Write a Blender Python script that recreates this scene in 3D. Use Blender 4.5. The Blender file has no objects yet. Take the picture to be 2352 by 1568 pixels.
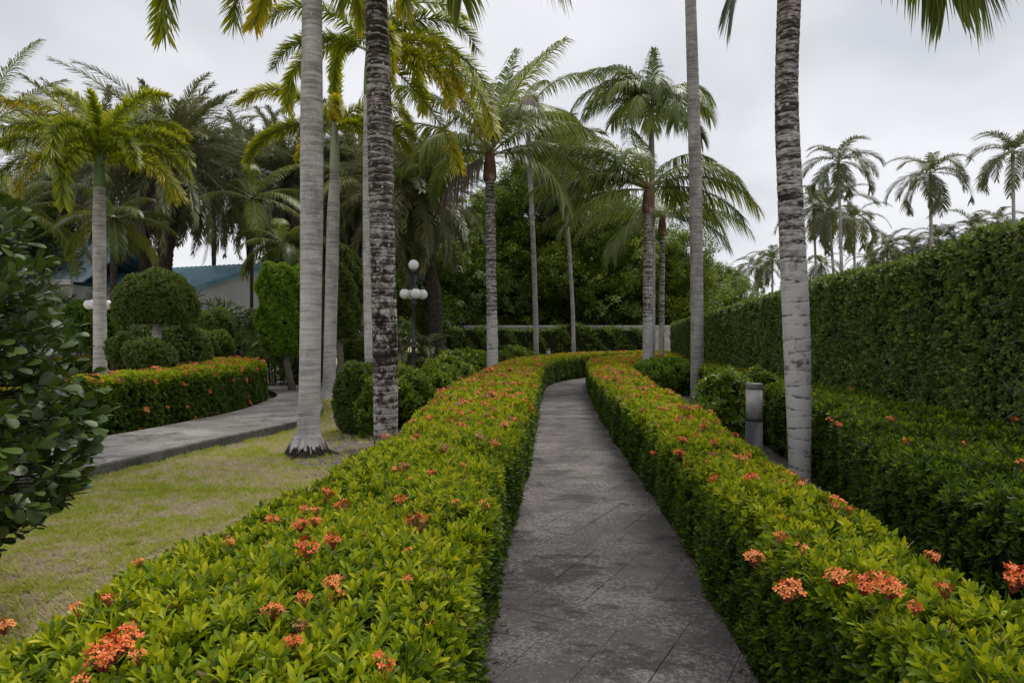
import bpy, math, random
import numpy as np
from mathutils import Vector, Matrix

rng = np.random.default_rng(7)
random.seed(7)
scene = bpy.context.scene
C = scene.collection
R_ = math.radians

# ------------------------------------------------------------------ camera, light, exposure
CAM_H = 1.55
FPX = 1568.0            # focal length in units of a 2352-wide picture (24 mm on 36 mm)
cam_d = bpy.data.cameras.new('camera')
cam_d.sensor_width = 36.0
cam_d.lens = 24.0
cam_d.clip_start = 0.05
cam_d.clip_end = 2000
cam = bpy.data.objects.new('camera', cam_d)
cam.location = (0, 0, CAM_H)
cam.rotation_euler = (R_(90), 0, 0)
C.objects.link(cam)
scene.camera = cam

SUN_EL, SUN_AZ = 62.0, 38.0       # azimuth measured clockwise from +Y: the glow comes from ahead, a little right
w = bpy.data.worlds.new("World")
scene.world = w
w.use_nodes = True
nt = w.node_tree
nt.nodes.clear()
N, Lk = nt.nodes, nt.links
out = N.new('ShaderNodeOutputWorld')
bg = N.new('ShaderNodeBackground'); bg.inputs['Strength'].default_value = 0.1
sky = N.new('ShaderNodeTexSky'); sky.sky_type = 'NISHITA'; sky.sun_disc = False
sky.sun_elevation = R_(SUN_EL); sky.sun_rotation = R_(SUN_AZ)
tc = N.new('ShaderNodeTexCoord')
sep = N.new('ShaderNodeSeparateXYZ'); Lk.new(tc.outputs['Generated'], sep.inputs[0])
absz = N.new('ShaderNodeMath'); absz.operation = 'ABSOLUTE'; Lk.new(sep.outputs['Z'], absz.inputs[0])
addz = N.new('ShaderNodeMath'); addz.operation = 'ADD'; addz.inputs[1].default_value = 0.35
Lk.new(absz.outputs[0], addz.inputs[0])
comb = N.new('ShaderNodeCombineXYZ')
for ax in 'XY':
    dv = N.new('ShaderNodeMath'); dv.operation = 'DIVIDE'
    Lk.new(sep.outputs[ax], dv.inputs[0]); Lk.new(addz.outputs[0], dv.inputs[1])
    Lk.new(dv.outputs[0], comb.inputs[ax])
nz = N.new('ShaderNodeTexNoise'); nz.inputs['Scale'].default_value = 1.5
nz.inputs['Detail'].default_value = 3.5; nz.inputs['Roughness'].default_value = 0.5
nz.inputs['Distortion'].default_value = 0.3
Lk.new(comb.outputs[0], nz.inputs['Vector'])
cr = N.new('ShaderNodeValToRGB')
cr.color_ramp.elements[0].position = 0.27; cr.color_ramp.elements[0].color = (0.54, 0.56, 0.60, 1)
cr.color_ramp.elements[1].position = 0.56; cr.color_ramp.elements[1].color = (0.85, 0.85, 0.875, 1)
Lk.new(nz.outputs['Fac'], cr.inputs[0])
sc10 = N.new('ShaderNodeVectorMath'); sc10.operation = 'SCALE'; sc10.inputs['Scale'].default_value = 6.5
Lk.new(cr.outputs[0], sc10.inputs[0])
mixs = N.new('ShaderNodeMix'); mixs.data_type = 'RGBA'; mixs.inputs['Factor'].default_value = 0.94
Lk.new(sky.outputs[0], mixs.inputs[6]); Lk.new(sc10.outputs[0], mixs.inputs[7])
Lk.new(mixs.outputs[2], bg.inputs['Color']); Lk.new(bg.outputs[0], out.inputs[0])

sun_d = bpy.data.lights.new('sun', 'SUN')
sun_d.energy = 1.5; sun_d.angle = R_(24); sun_d.color = (1.0, 0.96, 0.9)
sun = bpy.data.objects.new('sun', sun_d)
az = R_(SUN_AZ); el = R_(SUN_EL)
sdir = Vector((math.sin(az) * math.cos(el), math.cos(az) * math.cos(el), math.sin(el)))
sun.rotation_euler = sdir.to_track_quat('Z', 'Y').to_euler()
C.objects.link(sun)

vs = scene.view_settings
vs.view_transform = 'Standard'; vs.look = 'None'; vs.exposure = 0.72; vs.gamma = 1.0
vs.use_curve_mapping = False
cy = scene.cycles
cy.max_bounces = 5; cy.diffuse_bounces = 3; cy.glossy_bounces = 2
cy.transmission_bounces = 4; cy.transparent_max_bounces = 4
cy.use_adaptive_sampling = False

# ------------------------------------------------------------------ helpers
def W(x, y, Y):
    """point of the place at distance Y that stands at (x, y) of the 2352 x 1568 picture"""
    return ((x - 1176.0) * Y / FPX, Y, CAM_H - (y - 784.0) * Y / FPX)

def smooth(a, b, x):
    t = np.clip((x - a) / (b - a), 0, 1)
    return t * t * (3 - 2 * t)

def tag(o, label=None, cat=None, group=None, kind=None):
    if label: o['label'] = label
    if cat: o['category'] = cat
    if group: o['group'] = group
    if kind: o['kind'] = kind
    return o

def link(o, parent=None):
    C.objects.link(o)
    if parent is not None: o.parent = parent
    return o

def thing(name, label, cat, loc=(0, 0, 0), group=None):
    o = bpy.data.objects.new(name, None)
    o.empty_display_size = 0.2
    o.location = loc
    link(o)
    return tag(o, label, cat, group)

class MB:
    def __init__(s):
        s.v = []; s.f = []; s.m = []; s.a = []; s.n = 0
    def add(s, verts, faces, mat=0, val=0.5):
        verts = np.asarray(verts, float).reshape(-1, 3)
        s.v.append(verts)
        n = s.n
        for f in faces:
            s.f.append([i + n for i in f]); s.m.append(mat)
        s.a.append(np.full(len(verts), val) if np.isscalar(val) else np.asarray(val, float))
        s.n += len(verts)
    def box(s, x0, x1, y0, y1, z0, z1, mat=0):
        v = [(x, y, z) for z in (z0, z1) for y in (y0, y1) for x in (x0, x1)]
        s.add(v, [(0, 2, 3, 1), (4, 5, 7, 6), (0, 1, 5, 4), (2, 6, 7, 3), (0, 4, 6, 2), (1, 3, 7, 5)], mat)
    def tube(s, pts, rad, sides=8, mat=0, val=0.5, cap=True):
        pts = np.asarray(pts, float); n = len(pts)
        rad = np.broadcast_to(np.asarray(rad, float), (n,))
        t = np.gradient(pts, axis=0)
        t /= np.linalg.norm(t, axis=1)[:, None] + 1e-9
        ref = np.array([0., 0, 1]) if abs(t[0, 2]) < 0.8 else np.array([1., 0, 0])
        vs_ = []
        for i in range(n):
            a = ref - t[i] * ref.dot(t[i]); a /= np.linalg.norm(a) + 1e-9
            ref = a
            b = np.cross(t[i], a)
            th = np.arange(sides) * 2 * np.pi / sides
            vs_.append(pts[i] + rad[i] * (np.cos(th)[:, None] * a + np.sin(th)[:, None] * b))
        fs = []
        for i in range(n - 1):
            for j in range(sides):
                k = (j + 1) % sides
                fs.append((i * sides + j, i * sides + k, (i + 1) * sides + k, (i + 1) * sides + j))
        if cap:
            fs.append(tuple(range(sides))[::-1])
            fs.append(tuple((n - 1) * sides + j for j in range(sides)))
        s.add(np.concatenate(vs_), fs, mat, val)
    def lathe(s, prof, sides=24, mat=0, c=(0, 0, 0)):
        vs_ = []
        for r, z in prof:
            for j in range(sides):
                t = 2 * math.pi * j / sides
                vs_.append((c[0] + r * math.cos(t), c[1] + r * math.sin(t), c[2] + z))
        fs = []
        for i in range(len(prof) - 1):
            for j in range(sides):
                k = (j + 1) % sides
                fs.append((i * sides + j, i * sides + k, (i + 1) * sides + k, (i + 1) * sides + j))
        fs.append(tuple(range(sides))[::-1])
        fs.append(tuple((len(prof) - 1) * sides + j for j in range(sides)))
        s.add(vs_, fs, mat)
    def mesh(s, name, mats, smooth_=False, attr=True):
        me = bpy.data.meshes.new(name)
        V = np.concatenate(s.v) if s.v else np.zeros((0, 3))
        me.from_pydata(V.tolist(), [], s.f)
        for m in (mats if isinstance(mats, (list, tuple)) else [mats]): me.materials.append(m)
        me.polygons.foreach_set('material_index', s.m)
        if smooth_: me.polygons.foreach_set('use_smooth', [True] * len(s.f))
        if attr:
            at = me.attributes.new('v', 'FLOAT', 'POINT')
            at.data.foreach_set('value', np.concatenate(s.a))
        me.update()
        return me
    def build(s, name, mats, parent=None, smooth_=False, loc=None):
        o = bpy.data.objects.new(name, s.mesh(name, mats, smooth_))
        if loc is not None: o.location = loc
        return link(o, parent)

def obj(name, me, parent=None, loc=(0, 0, 0), rot=(0, 0, 0), sc=1.0, tint=None):
    o = bpy.data.objects.new(name, me)
    o.location = loc; o.rotation_euler = rot
    o.scale = (sc, sc, sc)
    if tint is not None: o['tint'] = float(tint)
    return link(o, parent)

# ------------------------------------------------------------------ materials
def newmat(name):
    m = bpy.data.materials.new(name); m.use_nodes = True
    t = m.node_tree; t.nodes.clear()
    o = t.nodes.new('ShaderNodeOutputMaterial')
    p = t.nodes.new('ShaderNodeBsdfPrincipled')
    t.links.new(p.outputs[0], o.inputs[0])
    return m, t, p, o

def ramp(t, fac, stops):
    r = t.nodes.new('ShaderNodeValToRGB')
    e = r.color_ramp.elements
    while len(e) < len(stops): e.new(0.5)
    for k, (p, c) in enumerate(stops):
        e[k].position = p
        c = (c, c, c) if np.isscalar(c) else c
        e[k].color = (*c, 1)
    t.links.new(fac, r.inputs[0])
    return r.outputs[0]

def math_(t, op, a, b=None, clamp=False):
    n = t.nodes.new('ShaderNodeMath'); n.operation = op; n.use_clamp = clamp
    for i, q in enumerate((a, b)):
        if q is None: continue
        if isinstance(q, (int, float)): n.inputs[i].default_value = q
        else: t.links.new(q, n.inputs[i])
    return n.outputs[0]

def noise(t, vec, scale, detail=4, rough=0.55, dist=0.0, sx=None):
    if sx is not None:
        mp = t.nodes.new('ShaderNodeMapping'); mp.inputs['Scale'].default_value = sx
        t.links.new(vec, mp.inputs[0]); vec = mp.outputs[0]
    n = t.nodes.new('ShaderNodeTexNoise')
    n.inputs['Scale'].default_value = scale; n.inputs['Detail'].default_value = detail
    n.inputs['Roughness'].default_value = rough; n.inputs['Distortion'].default_value = dist
    t.links.new(vec, n.inputs['Vector'])
    return n.outputs['Fac']

def mixc(t, fac, a, b):
    n = t.nodes.new('ShaderNodeMix'); n.data_type = 'RGBA'
    for i, q in ((0, fac), (6, a), (7, b)):
        if isinstance(q, (int, float)): n.inputs[i].default_value = q
        elif isinstance(q, tuple): n.inputs[i].default_value = (*q, 1)
        else: t.links.new(q, n.inputs[i])
    return n.outputs[2]

def bump(t, p, h, strength=0.4, dist=0.01):
    b = t.nodes.new('ShaderNodeBump'); b.inputs['Strength'].default_value = strength
    b.inputs['Distance'].default_value = dist
    t.links.new(h, b.inputs['Height']); t.links.new(b.outputs[0], p.inputs['Normal'])

def coord(t, which='Object'):
    if which == 'Position':
        return t.nodes.new('ShaderNodeNewGeometry').outputs['Position']
    return t.nodes.new('ShaderNodeTexCoord').outputs[which]

def leafmat(name, stops, trans=0.28, rough=0.42, wt=0.55, wv=0.45, obj_random=False, spec=0.4):
    """leaf colour from a per-sprig tint and a per-leaf value"""
    m, t, p, o = newmat(name)
    a = t.nodes.new('ShaderNodeAttribute'); a.attribute_name = 'v'; a.attribute_type = 'GEOMETRY'
    if obj_random:
        src = t.nodes.new('ShaderNodeObjectInfo').outputs['Random']
    else:
        b = t.nodes.new('ShaderNodeAttribute'); b.attribute_name = 'tint'; b.attribute_type = 'INSTANCER'
        src = b.outputs['Fac']
    f = math_(t, 'ADD', math_(t, 'MULTIPLY', src, wt), math_(t, 'MULTIPLY', a.outputs['Fac'], wv), True)
    col = ramp(t, f, stops)
    t.links.new(col, p.inputs['Base Color'])
    p.inputs['Roughness'].default_value = rough
    p.inputs['Specular IOR Level'].default_value = spec
    tr = t.nodes.new('ShaderNodeBsdfTranslucent')
    hs = t.nodes.new('ShaderNodeHueSaturation'); hs.inputs['Value'].default_value = 1.5
    hs.inputs['Hue'].default_value = 0.49
    t.links.new(col, hs.inputs['Color']); t.links.new(hs.outputs[0], tr.inputs['Color'])
    mx = t.nodes.new('ShaderNodeMixShader'); mx.inputs[0].default_value = trans
    t.links.new(p.outputs[0], mx.inputs[1]); t.links.new(tr.outputs[0], mx.inputs[2])
    t.links.new(mx.outputs[0], o.inputs[0])
    return m

def plain(name, col, rough=0.6, metal=0.0, var=0.15, scale=8.0, spec=0.5):
    m, t, p, o = newmat(name)
    n = noise(t, coord(t), scale, 5)
    c0 = tuple(c * (1 - var) for c in col); c1 = tuple(min(1, c * (1 + var)) for c in col)
    t.links.new(ramp(t, n, [(0.3, c0), (0.7, c1)]), p.inputs['Base Color'])
    p.inputs['Roughness'].default_value = rough; p.inputs['Metallic'].default_value = metal
    p.inputs['Specular IOR Level'].default_value = spec
    return m

M = {}
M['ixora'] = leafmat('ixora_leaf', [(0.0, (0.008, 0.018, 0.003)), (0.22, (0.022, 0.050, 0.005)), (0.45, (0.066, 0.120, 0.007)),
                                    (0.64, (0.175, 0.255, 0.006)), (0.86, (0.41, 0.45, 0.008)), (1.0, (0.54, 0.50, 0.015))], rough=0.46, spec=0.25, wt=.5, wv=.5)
M['gardenia'] = leafmat('gardenia_leaf', [(0.0, (0.02, 0.045, 0.006)), (0.5, (0.075, 0.135, 0.012)), (0.85, (0.20, 0.27, 0.015)), (1.0, (0.34, 0.36, 0.02))], rough=0.32)
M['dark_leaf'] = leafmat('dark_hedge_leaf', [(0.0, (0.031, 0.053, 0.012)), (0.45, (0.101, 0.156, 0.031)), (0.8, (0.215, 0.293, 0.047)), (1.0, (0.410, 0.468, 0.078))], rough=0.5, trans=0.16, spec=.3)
M['topiary'] = leafmat('topiary_leaf', [(0.0, (0.023, 0.039, 0.007)), (0.5, (0.076, 0.115, 0.017)), (0.85, (0.138, 0.190, 0.025)), (1.0, (0.241, 0.287, 0.034))], rough=0.45, trans=0.2)
M['lime_leaf'] = leafmat('lime_topiary_leaf', [(0.0, (0.03, 0.07, 0.006)), (0.4, (0.10, 0.19, 0.012)), (0.8, (0.22, 0.34, 0.02)), (1.0, (0.34, 0.42, 0.03))], rough=0.45)
M['ficus'] = leafmat('round_leaf', [(0.0, (0.017, 0.034, 0.005)), (0.45, (0.038, 0.071, 0.009)), (0.75, (0.074, 0.124, 0.014)), (0.92, (0.147, 0.231, 0.015)), (1.0, (0.210, 0.294, 0.016))], rough=0.46, trans=0.14, spec=0.5)
M['tree_leaf'] = leafmat('tree_leaf', [(0.0, (0.025, 0.046, 0.008)), (0.4, (0.075, 0.122, 0.017)), (0.7, (0.172, 0.245, 0.025)), (1.0, (0.345, 0.402, 0.029))], trans=0.2)
M['foxtail'] = leafmat('foxtail_leaflet', [(0.0, (0.055, 0.085, 0.008)), (0.3, (0.14, 0.19, 0.010)), (0.52, (0.27, 0.33, 0.012)), (0.74, (0.43, 0.42, 0.014)), (0.88, (0.55, 0.38, 0.015)), (1.0, (0.50, 0.24, 0.03))],
                        trans=0.35, obj_random=True, wt=0.30, wv=0.72)
M['coco'] = leafmat('feather_leaflet', [(0.0, (0.060, 0.084, 0.017)), (0.4, (0.120, 0.162, 0.031)), (0.7, (0.216, 0.258, 0.042)), (0.92, (0.384, 0.360, 0.054)), (1.0, (0.504, 0.336, 0.072))],
                     trans=0.3, obj_random=True, wt=0.5, wv=0.5, rough=0.36)
M['phoenix'] = leafmat('date_leaflet', [(0.0, (0.065, 0.080, 0.032)), (0.5, (0.181, 0.200, 0.084)), (0.85, (0.319, 0.312, 0.145)), (1.0, (0.435, 0.377, 0.203))],
                        trans=0.15, obj_random=True, wt=0.5, wv=0.5, rough=0.4)
M['dead'] = leafmat('dry_leaflet', [(0.0, (0.12, 0.095, 0.08)), (0.6, (0.22, 0.185, 0.16)), (1.0, (0.34, 0.30, 0.27))], trans=0.1, obj_random=True, rough=0.8, spec=0.1)
M['areca'] = leafmat('far_palm_leaflet', [(0.0, (0.052, 0.068, 0.028)), (0.45, (0.099, 0.121, 0.043)), (0.78, (0.173, 0.181, 0.052)), (1.0, (0.345, 0.241, 0.043))], trans=0.25, obj_random=True, rough=0.45)
M['rachis'] = plain('leaf_rachis', (0.22, 0.23, 0.08), 0.5)
M['rachis_d'] = plain('leaf_rachis_grey', (0.16, 0.15, 0.09), 0.6)
M['core'] = plain('hedge_shaded_twig_core', (0.018, 0.022, 0.010), 0.95, scale=30, var=0.5, spec=0.05)  # near-black: shade between the inner twigs is put into this colour
M['twig'] = plain('twig_bark', (0.20, 0.17, 0.14), 0.85, scale=20, var=0.3)
M['darkbark'] = plain('dark_bark', (0.055, 0.045, 0.038), 0.9, scale=12, var=0.5, spec=0.2)
M['metal'] = plain('dark_grey_metal', (0.05, 0.052, 0.056), 0.45, 0.3, var=0.2)
M['bollard'] = plain('painted_grey_metal', (0.040, 0.042, 0.047), 0.5, 0.0, var=0.12, scale=3)
M['bollard_cap'] = plain('weathered_grey_cap', (0.11, 0.11, 0.11), 0.5, var=0.2)
M['black'] = plain('black_rubber', (0.015, 0.015, 0.015), 0.6)
M['opal'] = plain('opal_glass', (0.80, 0.79, 0.80), 0.18, var=0.02, scale=2)
M['frost'] = plain('clouded_glass', (0.34, 0.33, 0.31), 0.3, var=0.2, scale=14)

def petalmat(name, c0, c1, c2):
    m, t, p, o = newmat(name)
    a = t.nodes.new('ShaderNodeAttribute'); a.attribute_name = 'v'
    oi = t.nodes.new('ShaderNodeObjectInfo')
    f = math_(t, 'ADD', math_(t, 'MULTIPLY', oi.outputs['Random'], 0.55), math_(t, 'MULTIPLY', a.outputs['Fac'], 0.45))
    t.links.new(ramp(t, f, [(0.1, c0), (0.5, c1), (0.95, c2)]), p.inputs['Base Color'])
    p.inputs['Roughness'].default_value = 0.6
    return m
M['petal'] = petalmat('coral_petal', (0.66, 0.075, 0.015), (0.82, 0.19, 0.035), (0.84, 0.32, 0.10))
M['petal_old'] = petalmat('faded_petal', (0.42, 0.12, 0.075), (0.52, 0.21, 0.12), (0.60, 0.33, 0.20))
M['stalk'] = plain('red_flower_stalk', (0.26, 0.045, 0.03), 0.7)

def trunk_ringed(name, pale_below=None, blot=None, darkness=0.5):
    m, t, p, o = newmat(name)
    co = coord(t)
    sep = t.nodes.new('ShaderNodeSeparateXYZ'); t.links.new(co, sep.inputs[0])
    streak = noise(t, co, 5.0, 8, 0.74, 0.8, sx=(0.8, 0.8, 5.0))
    streak2 = noise(t, co, 16.0, 6, 0.7, 0.3, sx=(1.0, 1.0, 2.4))
    s = math_(t, 'ADD', math_(t, 'MULTIPLY', streak, 0.6), math_(t, 'MULTIPLY', streak2, 0.4))
    if blot is not None:
        iso = noise(t, co, 6.5, 9, 0.74, 0.5)
        zb = t.nodes.new('ShaderNodeMapRange'); zb.inputs['From Min'].default_value = blot - .7; zb.inputs['From Max'].default_value = blot + .7
        zb.inputs['To Min'].default_value = .8; zb.inputs['To Max'].default_value = .1
        t.links.new(sep.outputs['Z'], zb.inputs['Value'])
        s = math_(t, 'ADD', math_(t, 'MULTIPLY', s, math_(t, 'SUBTRACT', 1.0, zb.outputs[0])), math_(t, 'MULTIPLY', iso, zb.outputs[0]))
    big = noise(t, co, 1.1, 3)
    s = math_(t, 'ADD', s, math_(t, 'MULTIPLY', math_(t, 'SUBTRACT', big, 0.5), 0.35))
    if pale_below is not None:
        zz = t.nodes.new('ShaderNodeMapRange'); zz.inputs['From Min'].default_value = pale_below[0]
        zz.inputs['From Max'].default_value = pale_below[1]
        zz.inputs['To Min'].default_value = pale_below[2]; zz.inputs['To Max'].default_value = 0.0
        t.links.new(sep.outputs['Z'], zz.inputs['Value'])
        s = math_(t, 'ADD', s, zz.outputs[0])
    d = darkness
    at_ = t.nodes.new('ShaderNodeAttribute'); at_.attribute_name = 'v'
    s = math_(t, 'ADD', s, math_(t, 'MULTIPLY', math_(t, 'SUBTRACT', at_.outputs['Fac'], 0.35), 0.10))
    col = ramp(t, s, [(d - 0.07, (0.020, 0.016, 0.014)), (d - 0.018, (0.080, 0.062, 0.054)), (d + 0.03, (0.27, 0.24, 0.225)), (d + 0.11, (0.52, 0.495, 0.48))])
    v = t.nodes.new('ShaderNodeTexVoronoi'); v.inputs['Scale'].default_value = 13.0
    t.links.new(co, v.inputs['Vector'])
    rnd = t.nodes.new('ShaderNodeSeparateColor'); t.links.new(v.outputs['Color'], rnd.inputs[0])
    thr = math_(t, 'MULTIPLY', rnd.outputs[0], 0.42)
    wob = math_(t, 'ADD', v.outputs['Distance'], math_(t, 'MULTIPLY', math_(t, 'SUBTRACT', streak2, 0.5), 0.35))
    spot = math_(t, 'LESS_THAN', wob, math_(t, 'SUBTRACT', thr, 0.10))
    col = mixc(t, math_(t, 'MULTIPLY', spot, 0.8), col, (0.50, 0.49, 0.47))
    scar = ramp(t, at_.outputs['Fac'], [(0.0, 0.85), (0.07, 0.0)])
    brk = ramp(t, noise(t, co, 7.0, 5, 0.7), [(0.44, 0.0), (0.56, 1.0)])
    col = mixc(t, math_(t, 'MULTIPLY', scar, brk), col, (0.035, 0.028, 0.024))
    pch = ramp(t, noise(t, co, 2.6, 7, 0.75, 0.4, sx=(1, 1, .6)), [(0.57, 0.0), (0.63, 0.7)])
    col = mixc(t, pch, col, (0.060, 0.050, 0.044))
    moss = noise(t, co, 2.3, 4)
    mf = ramp(t, moss, [(0.60, 0.0), (0.72, 0.45)])
    col = mixc(t, mf, col, (0.10, 0.11, 0.045))
    t.links.new(col, p.inputs['Base Color'])
    p.inputs['Roughness'].default_value = 0.85; p.inputs['Specular IOR Level'].default_value = 0.2
    bump(t, p, s, 0.6, 0.015)
    return m

def trunk_smooth(name, col=(0.50, 0.47, 0.455)):
    m, t, p, o = newmat(name)
    co = coord(t)
    ring = noise(t, co, 10.0, 5, 0.6, 0.2, sx=(0.25, 0.25, 3.0))
    blot = noise(t, co, 2.2, 6, 0.65, 0.4)
    fine = noise(t, co, 40.0, 4)
    f = math_(t, 'ADD', math_(t, 'MULTIPLY', ring, 0.45), math_(t, 'ADD', math_(t, 'MULTIPLY', blot, 0.4), math_(t, 'MULTIPLY', fine, 0.15)))
    sepz = t.nodes.new('ShaderNodeSeparateXYZ'); t.links.new(co, sepz.inputs[0])
    wz = t.nodes.new('ShaderNodeMapRange'); wz.inputs['From Min'].default_value = 1.4; wz.inputs['From Max'].default_value = 3.6
    wz.inputs['To Min'].default_value = 0.015; wz.inputs['To Max'].default_value = -0.055
    t.links.new(sepz.outputs['Z'], wz.inputs['Value'])
    lg = noise(t, co, 2.4, 5, 0.6, 0.3, sx=(1, 1, 0.45))
    f = math_(t, 'ADD', math_(t, 'ADD', f, wz.outputs[0]), math_(t, 'MULTIPLY', math_(t, 'SUBTRACT', lg, 0.5), 0.28))
    c = ramp(t, f, [(0.36, tuple(q * 0.42 for q in col)), (0.47, tuple(q * 0.80 for q in col)), (0.60, tuple(q * 1.20 for q in col))])
    v = t.nodes.new('ShaderNodeTexVoronoi'); v.inputs['Scale'].default_value = 11.0
    t.links.new(co, v.inputs['Vector'])
    rnd = t.nodes.new('ShaderNodeSeparateColor'); t.links.new(v.outputs['Color'], rnd.inputs[0])
    thr = math_(t, 'SUBTRACT', math_(t, 'MULTIPLY', rnd.outputs[0], 0.30), 0.10)
    wob = math_(t, 'ADD', v.outputs['Distance'], math_(t, 'MULTIPLY', math_(t, 'SUBTRACT', fine, 0.5), 0.3))
    spot = math_(t, 'LESS_THAN', wob, thr)
    c = mixc(t, math_(t, 'MULTIPLY', spot, 0.7), c, (0.60, 0.59, 0.56))
    t.links.new(c, p.inputs['Base Color'])
    p.inputs['Roughness'].default_value = 0.8; p.inputs['Specular IOR Level'].default_value = 0.2
    bump(t, p, f, 0.35, 0.008)
    return m
M['t_smooth'] = trunk_smooth('smooth_palm_bark')
M['t_smooth2'] = trunk_smooth('speckled_palm_bark', (0.33, 0.31, 0.295))
M['t_thin'] = trunk_smooth('thin_palm_bark', (0.40, 0.39, 0.38))
M['t_ring_a'] = trunk_ringed('scarred_dark_palm_bark', (0.3, 1.6, 0.07), blot=3.0, darkness=0.515)
M['t_ring_b'] = trunk_ringed('scarred_pale_palm_bark', (1.6, 3.0, 0.16), blot=2.1, darkness=0.505)
M['t_ring_c'] = trunk_ringed('ringed_palm_bark', (0.8, 2.6, 0.26), darkness=0.49)
M['shaft_green'] = plain('green_crownshaft', (0.13, 0.20, 0.07), 0.5, var=0.25)
M['shaft_grey'] = plain('grey_green_crownshaft', (0.30, 0.32, 0.24), 0.55, var=0.2)

def shaft_brown():
    m, t, p, o = newmat('brown_white_crownshaft')
    co = coord(t)
    n = noise(t, co, 3.0, 5, 0.6, 0.5, sx=(1, 1, 0.5))
    t.links.new(ramp(t, n, [(0.38, (0.10, 0.045, 0.028)), (0.52, (0.20, 0.12, 0.08)), (0.62, (0.42, 0.37, 0.34))]), p.inputs['Base Color'])
    p.inputs['Roughness'].default_value = 0.7
    return m
M['shaft_brown'] = shaft_brown()

def pathmat(name, dark, lite, stain=0.55, speck=0.5):
    m, t, p, o = newmat(name)
    co = coord(t, 'Position')
    big = noise(t, co, 0.8, 5, 0.6, 0.6, sx=(0.8, 1.6, 1))
    mid = noise(t, co, 5.0, 7, 0.68)
    fine = noise(t, co, 46.0, 6, 0.75)
    f = math_(t, 'ADD', math_(t, 'MULTIPLY', mid, 0.5), math_(t, 'ADD', math_(t, 'MULTIPLY', big, 0.3), math_(t, 'MULTIPLY', fine, 0.2)))
    c = ramp(t, f, [(0.36, dark), (0.52, tuple((a + b) / 2 for a, b in zip(dark, lite))), (0.66, lite)])
    # worn flecks where the dark skin has gone
    fl = noise(t, co, 42.0, 8, 0.8, 0.3, sx=(1, 1, 1))
    area = noise(t, co, 1.4, 4, 0.6)
    g = math_(t, 'ADD', fl, math_(t, 'MULTIPLY', math_(t, 'SUBTRACT', area, 0.5), 0.5))
    fk = ramp(t, g, [(0.52, 0.0), (0.555, speck)])
    c = mixc(t, fk, c, tuple(min(1, q * 1.75) for q in lite))
    dk = ramp(t, noise(t, co, 1.6, 9, 0.78, 0.4, sx=(0.8, 1.1, 1)), [(0.53, 0.0), (0.575, stain)])
    c = mixc(t, dk, c, tuple(q * 0.45 for q in dark))
    t.links.new(c, p.inputs['Base Color'])
    p.inputs['Roughness'].default_value = 0.82
    bump(t, p, math_(t, 'ADD', fine, mid), 0.8, 0.008)
    return m
M['path'] = pathmat('stamped_dark_concrete', (0.070, 0.061, 0.058), (0.170, 0.155, 0.147), 0.70, 0.85)
M['joint'] = plain('joint_dirt', (0.022, 0.020, 0.018), 0.95, scale=20, var=0.4)
M['walk'] = pathmat('worn_grey_concrete', (0.11, 0.10, 0.092), (0.31, 0.29, 0.27), 0.65, 0.5)
M['kerb'] = pathmat('dirty_kerb_concrete', (0.045, 0.043, 0.040), (0.135, 0.13, 0.12), 0.6, 0.5)
M['wall'] = pathmat('weathered_wall_plaster', (0.32, 0.30, 0.275), (0.52, 0.50, 0.47), 0.4, 0.2)

def groundmat():
    m, t, p, o = newmat('lawn_ground')
    co = coord(t, 'Position')
    a = noise(t, co, 0.9, 5, 0.62, 0.5)
    b = noise(t, co, 7.0, 6, 0.7)
    c = noise(t, co, 60.0, 5, 0.75)
    f = math_(t, 'ADD', math_(t, 'MULTIPLY', a, 0.25), math_(t, 'ADD', math_(t, 'MULTIPLY', b, 0.45), math_(t, 'MULTIPLY', c, 0.3)))
    col = ramp(t, f, [(0.40, (0.36, 0.30, 0.24)), (0.50, (0.40, 0.35, 0.22)), (0.60, (0.34, 0.34, 0.12))])
    col = mixc(t, ramp(t, c, [(0.38, 0.55), (0.55, 0.0)]), col, (0.10, 0.08, 0.06))
    t.links.new(col, p.inputs['Base Color'])
    p.inputs['Roughness'].default_value = 0.95; p.inputs['Specular IOR Level'].default_value = 0.1
    bump(t, p, math_(t, 'ADD', b, c), 0.8, 0.02)
    return m
M['ground'] = groundmat()
def soilmat():
    m, t, p, o = newmat('dry_soil')
    co = coord(t, 'Position')
    b = noise(t, co, 5.0, 6, 0.7); c = noise(t, co, 55.0, 5, 0.75)
    f = math_(t, 'ADD', math_(t, 'MULTIPLY', b, 0.5), math_(t, 'MULTIPLY', c, 0.5))
    t.links.new(ramp(t, f, [(0.36, (0.06, 0.047, 0.038)), (0.5, (0.14, 0.118, 0.10)), (0.64, (0.25, 0.225, 0.20))]), p.inputs['Base Color'])
    p.inputs['Roughness'].default_value = 0.95
    bump(t, p, f, 0.9, 0.02)
    return m
M['soil'] = soilmat()
M['blade'] = leafmat('grass_blade', [(0.0, (0.54, 0.45, 0.35)), (0.38, (0.58, 0.50, 0.33)), (0.52, (0.52, 0.50, 0.17)), (0.78, (0.42, 0.45, 0.07)), (1.0, (0.28, 0.38, 0.03))], trans=0.25, rough=0.7, wt=0.75, wv=0.25, spec=0.15)

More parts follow.
